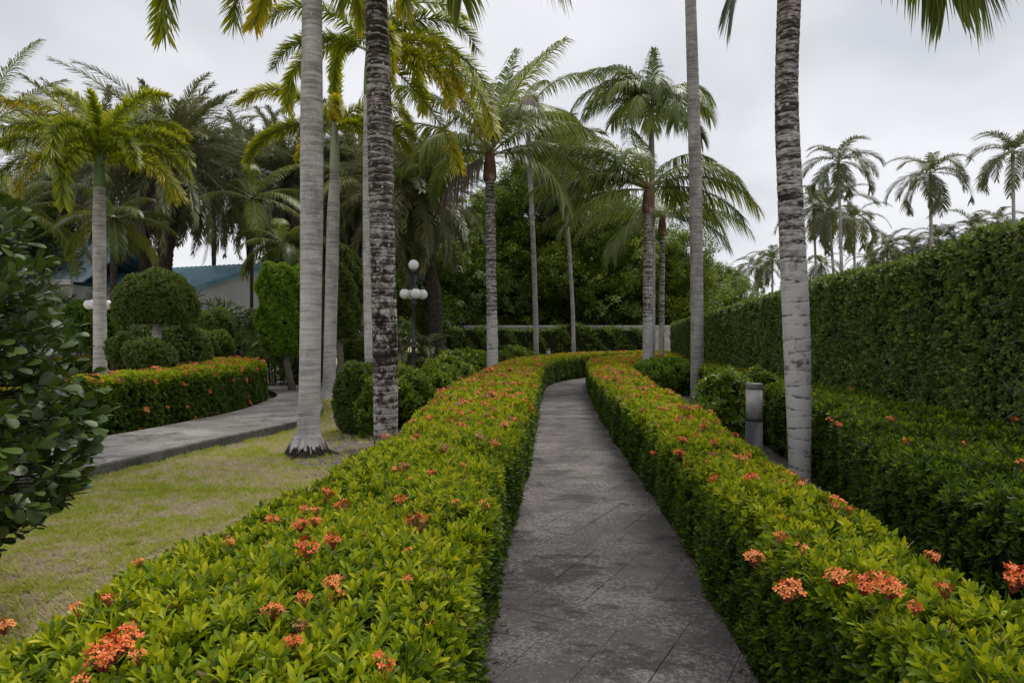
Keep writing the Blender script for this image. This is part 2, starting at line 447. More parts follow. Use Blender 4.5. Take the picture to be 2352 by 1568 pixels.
# ------------------------------------------------------------------ leaf prototypes
def leaf_verts(L, wd, base, d, side, up, fold=0.18, curl=0.15, stations=((0.28, 0.75), (0.62, 1.0), (0.88, 0.6))):
    """leaf blade as two folded halves; returns verts, faces"""
    V = [base]
    for s, ww in stations:
        c = base + d * (L * s) - up * (curl * L * s * s)
        V += [c + side * (wd * ww * 0.5) + up * (fold * wd * ww), c, c - side * (wd * ww * 0.5) + up * (fold * wd * ww)]
    V.append(base + d * L - up * (curl * L))
    F = [(0, 2, 1), (0, 3, 2)]
    n = len(stations)
    for k in range(n - 1):
        a = 1 + 3 * k; b = a + 3
        F += [(a, a + 1, b + 1, b), (a + 1, a + 2, b + 2, b + 1)]
    a = 1 + 3 * (n - 1); e = 1 + 3 * n
    F += [(a, a + 1, e), (a + 1, a + 2, e)]
    return np.array(V), F

def frame(d):
    d = d / np.linalg.norm(d)
    r = np.array([0, 0, 1.0]) if abs(d[2]) < 0.95 else np.array([1.0, 0, 0])
    side = np.cross(d, r); side /= np.linalg.norm(side)
    up = np.cross(side, d)
    return d, side, up

PROTO = {}
def proto(name, mb, mats):
    me = mb.mesh(name, mats)
    o = bpy.data.objects.new(name, me)       # never linked: only instanced
    PROTO[name] = o
    return o

def sprig(name, n, L, wd, e0, e1, stem, mats, seed, st=((0.28, 0.75), (0.62, 1.0), (0.88, 0.6)), curl=0.15, fold=0.18):
    r = np.random.default_rng(seed); mb = MB()
    for k in range(n):
        q = k / max(1, n - 1)
        th = k * 2.4 + r.uniform(-.35, .35)
        el_ = R_(e0 + (e1 - e0) * q + r.uniform(-12, 12))
        d = np.array([math.cos(th) * math.cos(el_), math.sin(th) * math.cos(el_), math.sin(el_)])
        d, side, up = frame(d)
        tw = r.uniform(-.4, .4)
        side2 = side * math.cos(tw) + up * math.sin(tw); up2 = np.cross(side2, d)
        base = np.array([0, 0, stem * (q - 1)]) + d * 0.004
        ll = L * r.uniform(.75, 1.1) * (0.72 if q > 0.85 else 1)
        V, F = leaf_verts(ll, wd * ll / L, base, d, side2, up2, fold, curl, st)
        mb.add(V, F, 0, float(np.clip(0.25 + 0.6 * q + r.uniform(-.25, .25), 0, 1)))
    return proto(name, mb, mats)

ST2 = ((0.35, 0.95), (0.75, 0.85))
IX = [sprig('ixora_sprig', 12, 0.044, 0.0160, 8, 70, 0.045, M['ixora'], 10 + k) for k in range(4)]
IXF = [sprig('ixora_sprig_far', 9, 0.052, 0.021, 8, 68, 0.045, M['ixora'], 30 + k, st=ST2) for k in range(3)]
GA = [sprig('gardenia_sprig', 9, 0.095, 0.042, 5, 60, 0.07, M['gardenia'], 40 + k) for k in range(3)]
DK = [sprig('dark_sprig', 10, 0.042, 0.026, 5, 75, 0.06, M['dark_leaf'], 50 + k, st=ST2, fold=0.1) for k in range(4)]
TP = [sprig('topiary_sprig', 10, 0.05, 0.028, -5, 70, 0.06, M['topiary'], 60 + k, st=ST2) for k in range(3)]
LM = [sprig('lime_sprig', 10, 0.05, 0.030, -5, 70, 0.06, M['lime_leaf'], 70 + k, st=ST2) for k in range(3)]

def clump(name, n, rad, L, wd, mat, seed, flat=0.7):
    r = np.random.default_rng(seed); mb = MB()
    for k in range(n):
        d = r.normal(size=3); d[2] = abs(d[2]) * 0.6 + r.uniform(-.5, .1); d, side, up = frame(d)
        b = r.normal(size=3) * rad * 0.5; b[2] *= flat
        V, F = leaf_verts(L * r.uniform(.7, 1.2), wd, b, d, side, up, 0.1, 0.2, ST2[:1])
        mb.add(V, F, 0, float(r.uniform(0, 1)))
    return proto(name, mb, mat)
TC = [clump('leaf_clump', 46, 0.34, 0.17, 0.085, M['tree_leaf'], 80 + k) for k in range(4)]

def fan_leaf(name, mat, seed):
    r = np.random.default_rng(seed); mb = MB()
    mb.tube([(0, 0, -.35), (0, 0, 0)], 0.004, 3)
    for k in range(9):
        a = R_(-100 + 200 * k / 8)
        d = np.array([math.sin(a) * .9, .35, math.cos(a) * .8 + .1]); d, side, up = frame(d)
        V, F = leaf_verts(0.34 * r.uniform(.85, 1.1), 0.035, np.zeros(3), d, side, up, .15, .25)
        mb.add(V, F, 0, float(r.uniform(.2, .8)))
    return proto(name, mb, [mat])
FAN = [fan_leaf('fan_leaf', M['dark_leaf'], 90 + k) for k in range(3)]

# ------------------------------------------------------------------ scattering
_groups = {}
def scatter_group(protos):
    key = tuple(p.name for p in protos)
    if key in _groups: return _groups[key]
    g = bpy.data.node_groups.new('scatter_leaves', 'GeometryNodeTree')
    g.interface.new_socket('Geometry', in_out='INPUT', socket_type='NodeSocketGeometry')
    g.interface.new_socket('Geometry', in_out='OUTPUT', socket_type='NodeSocketGeometry')
    gi = g.nodes.new('NodeGroupInput'); go = g.nodes.new('NodeGroupOutput')
    iop = g.nodes.new('GeometryNodeInstanceOnPoints')
    join = g.nodes.new('GeometryNodeJoinGeometry')
    for p in protos:
        oi = g.nodes.new('GeometryNodeObjectInfo'); oi.inputs['Object'].default_value = p
        oi.inputs['As Instance'].default_value = True
        g.links.new(oi.outputs['Geometry'], join.inputs[0])
    def na(nm, ty):
        n = g.nodes.new('GeometryNodeInputNamedAttribute'); n.data_type = ty
        n.inputs['Name'].default_value = nm
        return n.outputs[0]
    e2r = g.nodes.new('FunctionNodeEulerToRotation')
    g.links.new(na('rot', 'FLOAT_VECTOR'), e2r.inputs[0])
    g.links.new(gi.outputs[0], iop.inputs['Points'])
    g.links.new(join.outputs[0], iop.inputs['Instance'])
    iop.inputs['Pick Instance'].default_value = True
    g.links.new(na('idx', 'INT'), iop.inputs['Instance Index'])
    g.links.new(e2r.outputs[0], iop.inputs['Rotation'])
    g.links.new(na('scl', 'FLOAT'), iop.inputs['Scale'])
    g.links.new(iop.outputs[0], go.inputs[0])
    _groups[key] = g
    return g

def align_euler(D, spin):
    """euler angles that turn +Z to the directions D"""
    D = D / (np.linalg.norm(D, axis=1)[:, None] + 1e-9)
    ref = np.where(np.abs(D[:, 2:3]) < 0.9, np.array([[0, 0, 1.0]]), np.array([[1.0, 0, 0]]))
    A = np.cross(ref, D); A /= np.linalg.norm(A, axis=1)[:, None]
    B = np.cross(D, A)
    c, s = np.cos(spin)[:, None], np.sin(spin)[:, None]
    X = A * c + B * s; Yv = np.cross(D, X)
    b = -np.arcsin(np.clip(X[:, 2], -1, 1)); a = np.arctan2(Yv[:, 2], D[:, 2]); cc = np.arctan2(X[:, 1], X[:, 0])
    return np.stack([a, b, cc], 1)

def scatter(name, P, D, S, T, protos, parent=None, spin=None, kind='stuff', eul=None):
    n = len(P)
    if n == 0: return None
    me = bpy.data.meshes.new(name)
    me.vertices.add(n); me.vertices.foreach_set('co', np.asarray(P, np.float32).ravel())
    if eul is None:
        eul = align_euler(np.asarray(D), rng.uniform(0, 6.283, n) if spin is None else spin)
    for nm, ty, arr, fld in (('rot', 'FLOAT_VECTOR', eul, 'vector'), ('scl', 'FLOAT', S, 'value'),
                             ('tint', 'FLOAT', T, 'value'), ('idx', 'INT', rng.integers(0, len(protos), n), 'value')):
        at = me.attributes.new(nm, ty, 'POINT')
        at.data.foreach_set(fld, np.asarray(arr, np.int32 if ty == 'INT' else np.float32).ravel())
    for p in protos[:1]:
        for mm in p.data.materials: me.materials.append(mm)
    o = bpy.data.objects.new(name, me)
    md = o.modifiers.new('scatter', 'NODES'); md.node_group = scatter_group(protos)
    link(o, parent)
    if kind: o['kind'] = kind
    return o

def lump(P, amp=0.03, k=3.0, ph=0.0):
    return amp * (np.sin(P[:, 0] * k * 1.7 + P[:, 2] * k * 1.1 + ph) * np.sin(P[:, 1] * k - P[:, 2] * k * .9 + 1.3 + ph) + 0.6 * np.sin(P[:, 0] * k * 3.1 + P[:, 1] * k * 2.3 + P[:, 2] * k * 2 + ph))

# ------------------------------------------------------------------ clipped hedges between two edge lines
def resample(line, n):
    line = np.asarray(line, float)
    # smooth with Catmull-Rom on index parameter
    m = len(line); u = np.linspace(0, m - 1 - 1e-6, n); i = u.astype(int); f = (u - i)[:, None]
    p = lambda k: line[np.clip(k, 0, m - 1)]
    p0, p1, p2, p3 = p(i - 1), p(i), p(i + 1), p(i + 2)
    return 0.5 * (2 * p1 + (p2 - p0) * f + (2 * p0 - 5 * p1 + 4 * p2 - p3) * f ** 2 + (3 * p1 - p0 - 3 * p2 + p3) * f ** 3)

class Hedge:
    def __init__(s, A, B, h, n=240):
        s.A = resample(A, n); s.B = resample(B, n)
        hh = np.asarray(h, float)
        s.h = np.interp(np.linspace(0, 1, n), np.linspace(0, 1, len(hh)), hh)
        s.n = n
        c = (s.A + s.B) / 2
        s.seg = np.linalg.norm(np.diff(c, axis=0), axis=1)
        s.c = c
    def at(s, u, L):
        return np.stack([np.interp(u, np.arange(s.n), L[:, 0]), np.interp(u, np.arange(s.n), L[:, 1])], 1)
    def sample(s, dens, ends=(True, True), sides=(1.0, 1.0, 1.0)):
        """dens(dist) -> points per square metre. Returns P, Nrm, topness"""
        Ps, Ns, Ts = [], [], []
        mid = (s.c[:-1] + s.c[1:]) / 2
        d = dens(np.linalg.norm(mid, axis=1))
        wid = np.linalg.norm(s.A - s.B, axis=1)
        wid = (wid[:-1] + wid[1:]) / 2; hm = (s.h[:-1] + s.h[1:]) / 2
        for face, area in ((0, wid), (1, hm), (2, hm)):
            lam = s.seg * area * d * sides[face]
            cnt = rng.poisson(lam)
            u = np.repeat(np.arange(s.n - 1), cnt) + rng.uniform(0, 1, cnt.sum())
            k = len(u)
            a, b = s.at(u, s.A), s.at(u, s.B); h = np.interp(u, np.arange(s.n), s.h)
            ac = a - b; wl = np.linalg.norm(ac, axis=1)[:, None]; ac = ac / wl
            v = rng.uniform(0, 1, k)
            if face == 0:
                p2 = b + ac * wl * v[:, None]
                edge = np.minimum(v, 1 - v) * wl[:, 0]
                z = h - 0.07 * np.clip(1 - edge / 0.12, 0, 1) ** 2
                nn = np.concatenate([ac * (np.sign(v - .5) * np.clip(1 - edge / 0.12, 0, 1))[:, None] * 0.8, np.ones((k, 1))], 1)
                P = np.concatenate([p2, z[:, None]], 1); T = np.ones(k)
            else:
                sg = 1 if face == 1 else -1
                base = a if face == 1 else b
                z = h * (v ** 0.95)
                ins = 0.05 * np.clip((z - (h - 0.1)) / 0.1, 0, 1) ** 2 + 0.05 * np.clip(1 - z / 0.25, 0, 1)
                p2 = base - ac * sg * ins[:, None]
                nn = np.concatenate([ac * sg, np.full((k, 1), 0.35)], 1)
                P = np.concatenate([p2, z[:, None]], 1)
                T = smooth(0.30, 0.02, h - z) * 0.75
            Ps.append(P); Ns.append(nn); Ts.append(T)
        for e, flag in ((0, ends[0]), (-1, ends[1])):
            if not flag: continue
            a, b = s.A[e], s.B[e]; wl = np.linalg.norm(a - b)
            dd = dens(np.linalg.norm(a))
            k = rng.poisson(wl * s.h[e] * dd)
            v = rng.uniform(0, 1, k); z = rng.uniform(0, 1, k) * s.h[e]
            out = (s.c[0] - s.c[1]) if e == 0 else (s.c[-1] - s.c[-2]); out = out / np.linalg.norm(out)
            P = np.concatenate([b + (a - b) * v[:, None], z[:, None]], 1)
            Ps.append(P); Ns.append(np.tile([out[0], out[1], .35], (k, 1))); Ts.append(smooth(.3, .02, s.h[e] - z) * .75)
        P = np.concatenate(Ps); Nn = np.concatenate(Ns); T = np.concatenate(Ts)
        Nn /= np.linalg.norm(Nn, axis=1)[:, None]
        return P, Nn, T
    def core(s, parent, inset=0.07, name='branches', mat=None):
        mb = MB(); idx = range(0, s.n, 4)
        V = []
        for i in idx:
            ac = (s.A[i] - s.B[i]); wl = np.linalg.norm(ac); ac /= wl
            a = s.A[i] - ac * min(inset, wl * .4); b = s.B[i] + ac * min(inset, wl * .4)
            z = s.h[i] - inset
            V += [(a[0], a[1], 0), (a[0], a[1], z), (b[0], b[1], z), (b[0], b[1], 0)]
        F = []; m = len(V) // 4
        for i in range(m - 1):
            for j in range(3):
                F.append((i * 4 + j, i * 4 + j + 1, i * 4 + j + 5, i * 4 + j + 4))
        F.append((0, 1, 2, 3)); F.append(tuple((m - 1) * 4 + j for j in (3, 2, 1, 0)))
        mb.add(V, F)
        o = mb.build(name, mat or M['core'], parent)  # solid dark form standing in for shaded inner branches
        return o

def dens_near(d0, d1, d2):
    return lambda r: np.where(r < 7, d0, np.where(r < 16, d1, d2))
def scale_near(r):
    return np.where(r < 7, 1.0, np.where(r < 16, 1.28, 1.75))

def in_frame(P, mx=0.78, my=0.53):
    Y = np.maximum(P[:, 1], 0.01)
    return (P[:, 1] > 0.2) & (np.abs(P[:, 0] / Y) < mx) & (np.abs((P[:, 2] - CAM_H) / Y) < my)

# ------------------------------------------------------------------ flowers
def flower_mesh(seed, nfl, rad, mat, open_=1.0):
    r = np.random.default_rng(seed); mb = MB()
    for k in range(nfl):
        # florets on a low dome
        q = (k + .5) / nfl; th = k * 2.4; ph = math.sqrt(q) * 1.15
        n = np.array([math.sin(ph) * math.cos(th), math.sin(ph) * math.sin(th), math.cos(ph)])
        c = n * rad * r.uniform(.7, 1.25); c[2] = c[2] * 0.6 + 0.012 + r.uniform(-.006, .008)
        mb.tube([(0, 0, -0.02), c * .6 + np.array([0, 0, -.008]), c], 0.0012, 3, mat=1, cap=False)
        n, s1, s2 = frame(n + r.normal(size=3) * .45)
        a0 = r.uniform(0, 1.5)
        for j in range(4):
            a = a0 + j * math.pi / 2
            d = s1 * math.cos(a) + s2 * math.sin(a); e = np.cross(n, d)
            l = 0.0125 * r.uniform(.85, 1.15) * open_
            up = n * (0.002 + (1 - open_) * .012)
            V = [c, c + d * l * .55 + e * l * .30 + up * .6, c + d * l + up, c + d * l * .55 - e * l * .30 + up * .6]
            mb.add(V, [(0, 1, 2), (0, 2, 3)], 0, float(r.uniform(0, 1)))
    return mb.mesh('flower_cluster', [mat, M['stalk']])
FL = [flower_mesh(100, 24, 0.040, M['petal']), flower_mesh(101, 13, 0.032, M['petal']), flower_mesh(102, 8, 0.028, M['petal']),
      flower_mesh(103, 5, 0.028, M['petal'])]
FLO = [flower_mesh(110, 14, 0.028, M['petal_old'], .7), flower_mesh(111, 9, 0.026, M['petal_old'], .6)]

M['dryleaf'] = plain('dead_hedge_leaf', (.17, .10, .055), .8, var=.5, scale=60)
DRY = []
for k_ in range(2):
    r_ = np.random.default_rng(130 + k_); m_ = MB()
    for j_ in range(3):
        a_ = r_.uniform(0, 6.28); d_ = np.array([math.cos(a_), math.sin(a_), r_.uniform(-.2, .8)]); d_, s_, u_ = frame(d_)
        V_, F_ = leaf_verts(.034, .011, np.zeros(3), d_, s_, u_, .35, .5); m_.add(V_, F_, 0, .5)
    m_.tube([(0, 0, -.05), (.004, 0, .02), (.012, .004, .05)], .0016, 3)
    DRY.append(proto('dry_sprig', m_, M['dryleaf']))
FLP = [bpy.data.objects.new('faded_flowers', m_) for m_ in (FLO[0], FL[3], FL[2], FL[1])]
for k_, o_ in enumerate(FLP): o_.name = 'flower_heads_%s' % 'abcd'[k_]
def put_flowers(parent, P, Nn, sizes=None, old=0.35, big=None):
    for i, (p, n) in enumerate(zip(P, Nn)):
        dist = math.hypot(p[0], p[1])
        me = random.choice(FLO) if random.random() < old * (1 if dist > 5 else .35) else random.choice(FL[:3] if dist > 5 else FL)
        if big is not None and i in big: me = FL[0]
        s = (sizes[i] if sizes is not None else random.uniform(.55, 1.0) * (1 + 0.9 * min(1, dist / 14)))
        q = Vector(n).to_track_quat('Z', 'Y').to_euler()
        e = Matrix.Rotation(random.uniform(0, 6.28), 3, 'Z')
        rot = (Vector(n).to_track_quat('Z', 'Y').to_matrix() @ e).to_euler()
        obj('flower_cluster', me, parent, (p[0] + n[0] * .015, p[1] + n[1] * .015, p[2] + n[2] * .02), rot, s)

# ================================================================== GROUND
def sheet(name, pts, z, mat, kind='structure'):
    mb = MB(); mb.add([(x, y, z) for x, y in pts], [tuple(range(len(pts)))], 0)
    o = mb.build(name, mat); tag(o, kind=kind); return o
sheet('ground', [(-600, -60), (600, -60), (600, 900), (-600, 900)], 0.0, M['ground'])
# bare earth beds under the planting
def ribbon(name, A, B, z, mat, n=80, parent=None):
    A = resample(A, n); B = resample(B, n); mb = MB()
    V = [(p[0], p[1], z) for q in zip(A, B) for p in q]
    mb.add(V, [(2 * i, 2 * i + 1, 2 * i + 3, 2 * i + 2) for i in range(n - 1)])
    o = mb.build(name, mat, parent)
    if parent is None: tag(o, kind='structure')
    return o
L_IN = [(-.14, -.4), (-.14, 1.5), (-.12, 3), (-.05, 4.5), (.1, 6.5), (.25, 9), (.52, 14), (.78, 18), (1.05, 22), (1.75, 25.5), (3.0, 28.5), (5, 31.5), (8, 34.5)]
L_OUT = [(-1.4, -.4), (-1.38, 1.5), (-1.24, 2.9), (-1.06, 4.5), (-1.0, 6.5), (-1.05, 9), (-.95, 14), (-.65, 18), (-.25, 22.5), (.45, 26.5), (1.9, 30), (4, 33.5), (7.5, 37)]
R_IN = [(1.0, -.4), (1.02, 1.5), (1.08, 3), (1.2, 4.5), (1.35, 6.5), (1.47, 9), (1.7, 13), (2.0, 17), (2.35, 21), (2.95, 25), (4.2, 28), (6.2, 30.5), (9, 33)]
R_OUT = [(1.62, -.4), (1.57, 1.5), (1.56, 3), (1.72, 4.5), (1.98, 6.5), (2.25, 9), (2.62, 13), (3.1, 17), (3.7, 21), (4.9, 24), (6.6, 26.2), (8.2, 28), (10.5, 30)]
ribbon('soil_bed', [(x + .1, y) for x, y in L_IN], [(x - .25, y) for x, y in L_OUT], 0.004, M['soil'])
sheet('soil_bed', [(-2.9, 8.7), (-2.4, 8.0), (-1.2, 6.8), (-.9, 9), (-.9, 20), (-1, 38), (-14, 38), (-30, 40), (-30, 26), (-6, 26), (-5.2, 20), (-3.6, 13), (-3.3, 10)], 0.008, M['soil'])
sheet('soil_bed', [(1.5, -1), (7, -1), (12, 38), (5, 38), (2.6, 14), (1.75, 5)], 0.004, M['soil'])

# main path of stamped slabs
pa = resample([(x - .02, y) for x, y in L_IN], 160); pb = resample([(x + .02, y) for x, y in R_IN], 160)
mb = MB()
V = []
for a, b in zip(pa, pb):
    V += [(a[0], a[1], 0.02), (b[0], b[1], 0.02), (a[0], a[1], -0.05), (b[0], b[1], -0.05)]
F = []
for i in range(159):
    k = 4 * i
    F += [(k, k + 1, k + 5, k + 4), (k + 2, k, k + 4, k + 6), (k + 1, k + 3, k + 7, k + 5)]
mb.add(V, F)
path = mb.build('path', M['joint']); tag(path, kind='structure')

def clip_half(poly, p, nrm):
    res = []
    for i in range(len(poly)):
        a, b = poly[i], poly[(i + 1) % len(poly)]
        da, db = (a - p).dot(nrm), (b - p).dot(nrm)
        if da <= 0: res.append(a)
        if da * db < 0: res.append(a + (b - a) * (da / (da - db)))
    return res
dA = np.array([0.48, 0.877]); dB = np.array([0.877, -0.48])
SL, SW = 0.93, 0.31
count = 0
def edge_at(line, y):
    i = int(np.argmin(np.abs(line[:, 1] - y))); i = min(max(i, 1), len(line) - 2)
    t = line[i + 1] - line[i - 1]; t = t / np.linalg.norm(t)
    return line[i], t
A0, B0 = dA, dB
for iu in range(-20, 110):
    for iv in range(-110, 30):
        mm_ = (iu - iv) % 6
        if mm_ == 0: dA, dB = A0, B0
        elif mm_ == 5: dA, dB = B0, A0
        else: continue
        o_ = A0 * (iu * SW) + B0 * (iv * SW)
        ctr = o_ + dA * SL / 2 + dB * SW / 2
        y = ctr[1]
        if y < 0.2 or y > 29: continue
        ea, ta = edge_at(pa, y); eb, tb = edge_at(pb, y)
        if ctr[0] < ea[0] - .7 or ctr[0] > eb[0] + .7: continue
        if count >= 298: continue
        g1 = random.choice([.0012, .0022, .0035]) if mm_ == 0 else random.choice([.0002, .0003, .0006]); g2 = .0003 if mm_ == 0 else .001
        poly = [o_ + dA * g2 + dB * g1, o_ + dA * (SL - g2) + dB * g1, o_ + dA * (SL - g2) + dB * (SW - g1), o_ + dA * g2 + dB * (SW - g1)]
        if mm_ == 5: poly = poly[::-1]
        poly = clip_half(poly, ea, np.array([-ta[1], ta[0]]) * 1.0)
        if len(poly) < 3: continue
        poly = clip_half(poly, eb, np.array([tb[1], -tb[0]]))
        if len(poly) < 3: continue
        ar = 0.5 * abs(sum(poly[i][0] * poly[(i + 1) % len(poly)][1] - poly[(i + 1) % len(poly)][0] * poly[i][1] for i in range(len(poly))))
        if ar < 0.004: continue
        c = sum(poly) / len(poly); tx, ty = random.gauss(0, .0015), random.gauss(0, .0015)
        n = len(poly); ztop = 0.030 + random.uniform(-.0008, .0008)
        V = [(p[0] - c[0], p[1] - c[1], 0.0) for p in poly]
        V += [(p[0] - c[0], p[1] - c[1], ztop - .0225 + tx * (p[0] - c[0]) + ty * (p[1] - c[1])) for p in poly]
        V += [((p[0] - c[0]) * .996, (p[1] - c[1]) * .996, ztop - .02 + tx * (p[0] - c[0]) + ty * (p[1] - c[1])) for p in poly]
        Fs = [(i, (i + 1) % n, n + (i + 1) % n, n + i) for i in range(n)] + [(n + i, n + (i + 1) % n, 2 * n + (i + 1) % n, 2 * n + i) for i in range(n)]
        Fs.append(tuple(2 * n + i for i in range(n)))
        m2 = MB(); m2.add(V, Fs)
        m2.build('slab', M['path'], path, loc=(c[0], c[1], .02))
        count += 1

# raised concrete walkway on the left
W_OUT = [(-5.6, -1), (-5.4, 3), (-4.97, 6.4), (-4.64, 7.6), (-4.3, 9.4), (-3.95, 10.9), (-3.72, 12.2), (-3.85, 13.8), (-4.5, 16.2), (-5.4, 18.6), (-6.0, 21.2), (-5.7, 23.2), (-4.0, 25)]
W_IN = [(-9.5, -1), (-8.8, 3), (-7.3, 6.6), (-6.6, 8.3), (-5.95, 10.0), (-5.6, 12.0), (-5.5, 13.8), (-5.75, 16), (-6.2, 18.0), (-8.0, 21.5), (-10, 26), (-8.0, 30), (-4, 31)]
def slabstrip(name, A, B, zt, mat_top, mat_side, n=120):
    A = resample(A, n); B = resample(B, n); mb = MB()
    r = np.random.default_rng(3)
    V = []
    for i, (a, b) in enumerate(zip(A, B)):
        j = 0.012 * math.sin(i * 1.3) + r.normal() * .005
        V += [(a[0] + j, a[1], -0.05), (a[0], a[1], zt - .02), (a[0] - .02, a[1], zt), (b[0], b[1], zt), (b[0], b[1], -0.05)]
    F = []; 
    for i in range(n - 1):
        k = 5 * i
        F += [((k, k + 5, k + 6, k + 1), 1), ((k + 1, k + 6, k + 7, k + 2), 1), ((k + 2, k + 7, k + 8, k + 3), 0), ((k + 3, k + 8, k + 9, k + 4), 1)]
    mb.add(V, [f for f, _ in F]); mb.m = [m for _, m in F]
    o = mb.build(name, [mat_top, mat_side]); tag(o, kind='structure'); return o
slabstrip('walkway', W_OUT, W_IN, 0.17, M['walk'], M['kerb'])

# ================================================================== HEDGES
def foliage_hedge(name, label, cat, hed, protos, dens, sc, tint_top, tint_side_shaded, depth=0.05, ends=(True, True), own=0, own_name='leaf_sprig',
                  protos_far=None, nflow=0, flow_side=0.15, sides=(1, 1, 1), old=0.35, lumpy=0.03, group=None, core=True, tops=0.12, extra=0.0):
    root = thing(name, label, cat, (float(hed.c[0, 0]), float(hed.c[0, 1]), 0), group)
    inv = Vector(root.location)
    hold = root
    if core:
        co = hed.core(root); co.location = -inv
    P, Nn, T = hed.sample(dens, ends, sides)
    r = np.linalg.norm(P[:, :2], axis=1)
    s = sc(r) * rng.uniform(.8, 1.2, len(P))
    dpt = rng.uniform(-depth, 0.012, len(P))
    off = lump(P, lumpy, 2.5) + dpt
    P2 = P + Nn * off[:, None]
    P2[:, 2] = np.maximum(P2[:, 2], 0.03)
    D = Nn + rng.normal(size=P.shape) * 0.38
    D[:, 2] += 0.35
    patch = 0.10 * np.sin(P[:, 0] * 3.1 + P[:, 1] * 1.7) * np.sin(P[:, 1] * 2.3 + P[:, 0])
    tint = T * tint_top + (1 - T) * tint_side_shaded + patch + rng.normal(size=len(P)) * tops + dpt / depth * 0.22  # sides darker than the young tops, with face shade put into the tint
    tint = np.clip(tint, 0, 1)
    if own:
        vis = in_frame(P2) & (dpt > -depth * .5)
        rr = np.linalg.norm(P2 - np.array([0, 0, CAM_H]), axis=1)
        rr[~vis] = 1e9
        sel = np.argsort(rr)[:own]
        eul = align_euler(D[sel], rng.uniform(0, 6.283, len(sel)))
        for k, i in enumerate(sel):
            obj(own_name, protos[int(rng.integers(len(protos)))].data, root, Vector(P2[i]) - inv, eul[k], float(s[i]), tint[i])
        keep = np.ones(len(P2), bool); keep[sel] = False
    else:
        keep = np.ones(len(P2), bool)
    near = keep & ((r < 7) if protos_far else True)
    far = keep & ~near
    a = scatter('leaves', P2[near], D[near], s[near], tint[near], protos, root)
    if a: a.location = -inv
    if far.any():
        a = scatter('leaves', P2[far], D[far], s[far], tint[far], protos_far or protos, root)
        if a: a.location = -inv
    if extra:
        q = (T > .9) & (r > 1.6) & (rng.uniform(0, 1, len(T)) < extra / dens(r) * 340 * np.clip((r - 3) / 6, .07, 1))
        a = scatter('flower_heads', P2[q] + Nn[q] * .02, D[q], rng.uniform(.9, 1.7, q.sum()), np.full(q.sum(), .5), FLP, root)
        if a: a.location = -inv
    if extra > .1 or own:
        q = (r < 9) & (rng.uniform(0, 1, len(T)) < .022)
        a = scatter('dry_leaves', P2[q] + Nn[q] * .004, D[q], rng.uniform(.7, 1.2, q.sum()), np.full(q.sum(), .5), DRY, root)
        if a: a.location = -inv
    if nflow:
        w_ = np.where(T > .99, 1.0, flow_side * (T + .25)) * np.clip(in_frame(P, .8, .6).astype(float), .05, 1)
        # even by area: undo the density falloff
        w_ = w_ / dens(r)
        sel = rng.choice(len(P), nflow, replace=False, p=w_ / w_.sum())
        put_flowers(root, [P2[i] + Nn[i] * .01 - np.array(inv) for i in sel], [Nn[i] + np.array([0, 0, .4]) for i in sel], old=old)
    return root, inv

DN = dens_near(1250, 640, 340)
hl = Hedge(L_IN, L_OUT, [.78, .78, .78, .78, .78, .79, .80, .82, .87, .92, .96, 1.0, 1.02])
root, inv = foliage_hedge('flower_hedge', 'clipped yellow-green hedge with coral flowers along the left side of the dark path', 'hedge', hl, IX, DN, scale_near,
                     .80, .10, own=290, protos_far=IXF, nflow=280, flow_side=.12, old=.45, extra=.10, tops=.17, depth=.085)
def known(lst, z, root, inv, big=()):
    P, Nn, S = [], [], []
    for x, y, s in lst:
        Y = (CAM_H - z) * FPX / (y - 784)
        P.append((( x - 1176) * Y / FPX - inv[0], Y - inv[1], z - inv[2])); Nn.append((0, -.15, 1)); S.append(s * .82)
    put_flowers(root, P, Nn, S, old=0, big=set(big))
known([(262, 1525, 1.35), (180, 1420, 1.1), (250, 1400, .9), (318, 1535, .8), (765, 1360, .9), (938, 1348, .9), (700, 1400, .9), (765, 1265, 1.2), (690, 1225, 1.1), (725, 1215, .9),
       (700, 1185, 1.1), (940, 1283, .9), (1048, 1170, 1.2), (920, 1165, 1.1), (530, 1262, .9), (10, 1465, .8), (1140, 1030, 1.2), (1160, 985, 1.3), (1065, 1078, .9), (675, 1500, .7), (240, 1545, 1.2), (285, 1500, 1.2)],
      .80, root, inv, (0, 20, 21))
hr = Hedge(R_OUT, R_IN, [.78, .78, .78, .78, .78, .79, .80, .82, .86, .90, .94, .98, 1.0])
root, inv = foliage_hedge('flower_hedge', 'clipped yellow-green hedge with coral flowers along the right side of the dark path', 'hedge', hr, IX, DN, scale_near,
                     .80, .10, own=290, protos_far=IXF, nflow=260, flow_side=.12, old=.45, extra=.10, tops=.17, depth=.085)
known([(1810, 1383, 1.25), (1922, 1350, 1.2), (1985, 1370, 1.1), (2030, 1362, 1.2), (2045, 1380, 1.1), (1790, 1250, 1.25), (1842, 1278, 1.1), (1730, 1302, 1.1), (2340, 1350, 1.3), (2325, 1365, 1.2),
       (1600, 1010, 1.2), (1555, 975, 1.1), (1640, 1028, 1.3), (1567, 1020, 1.1), (1500, 1053, .9), (1560, 1053, 1.1), (2140, 1300, .9), (1950, 1187, .9), (2100, 1420, .8)],
      .80, root, inv, (0, 1, 2, 3, 4, 8))

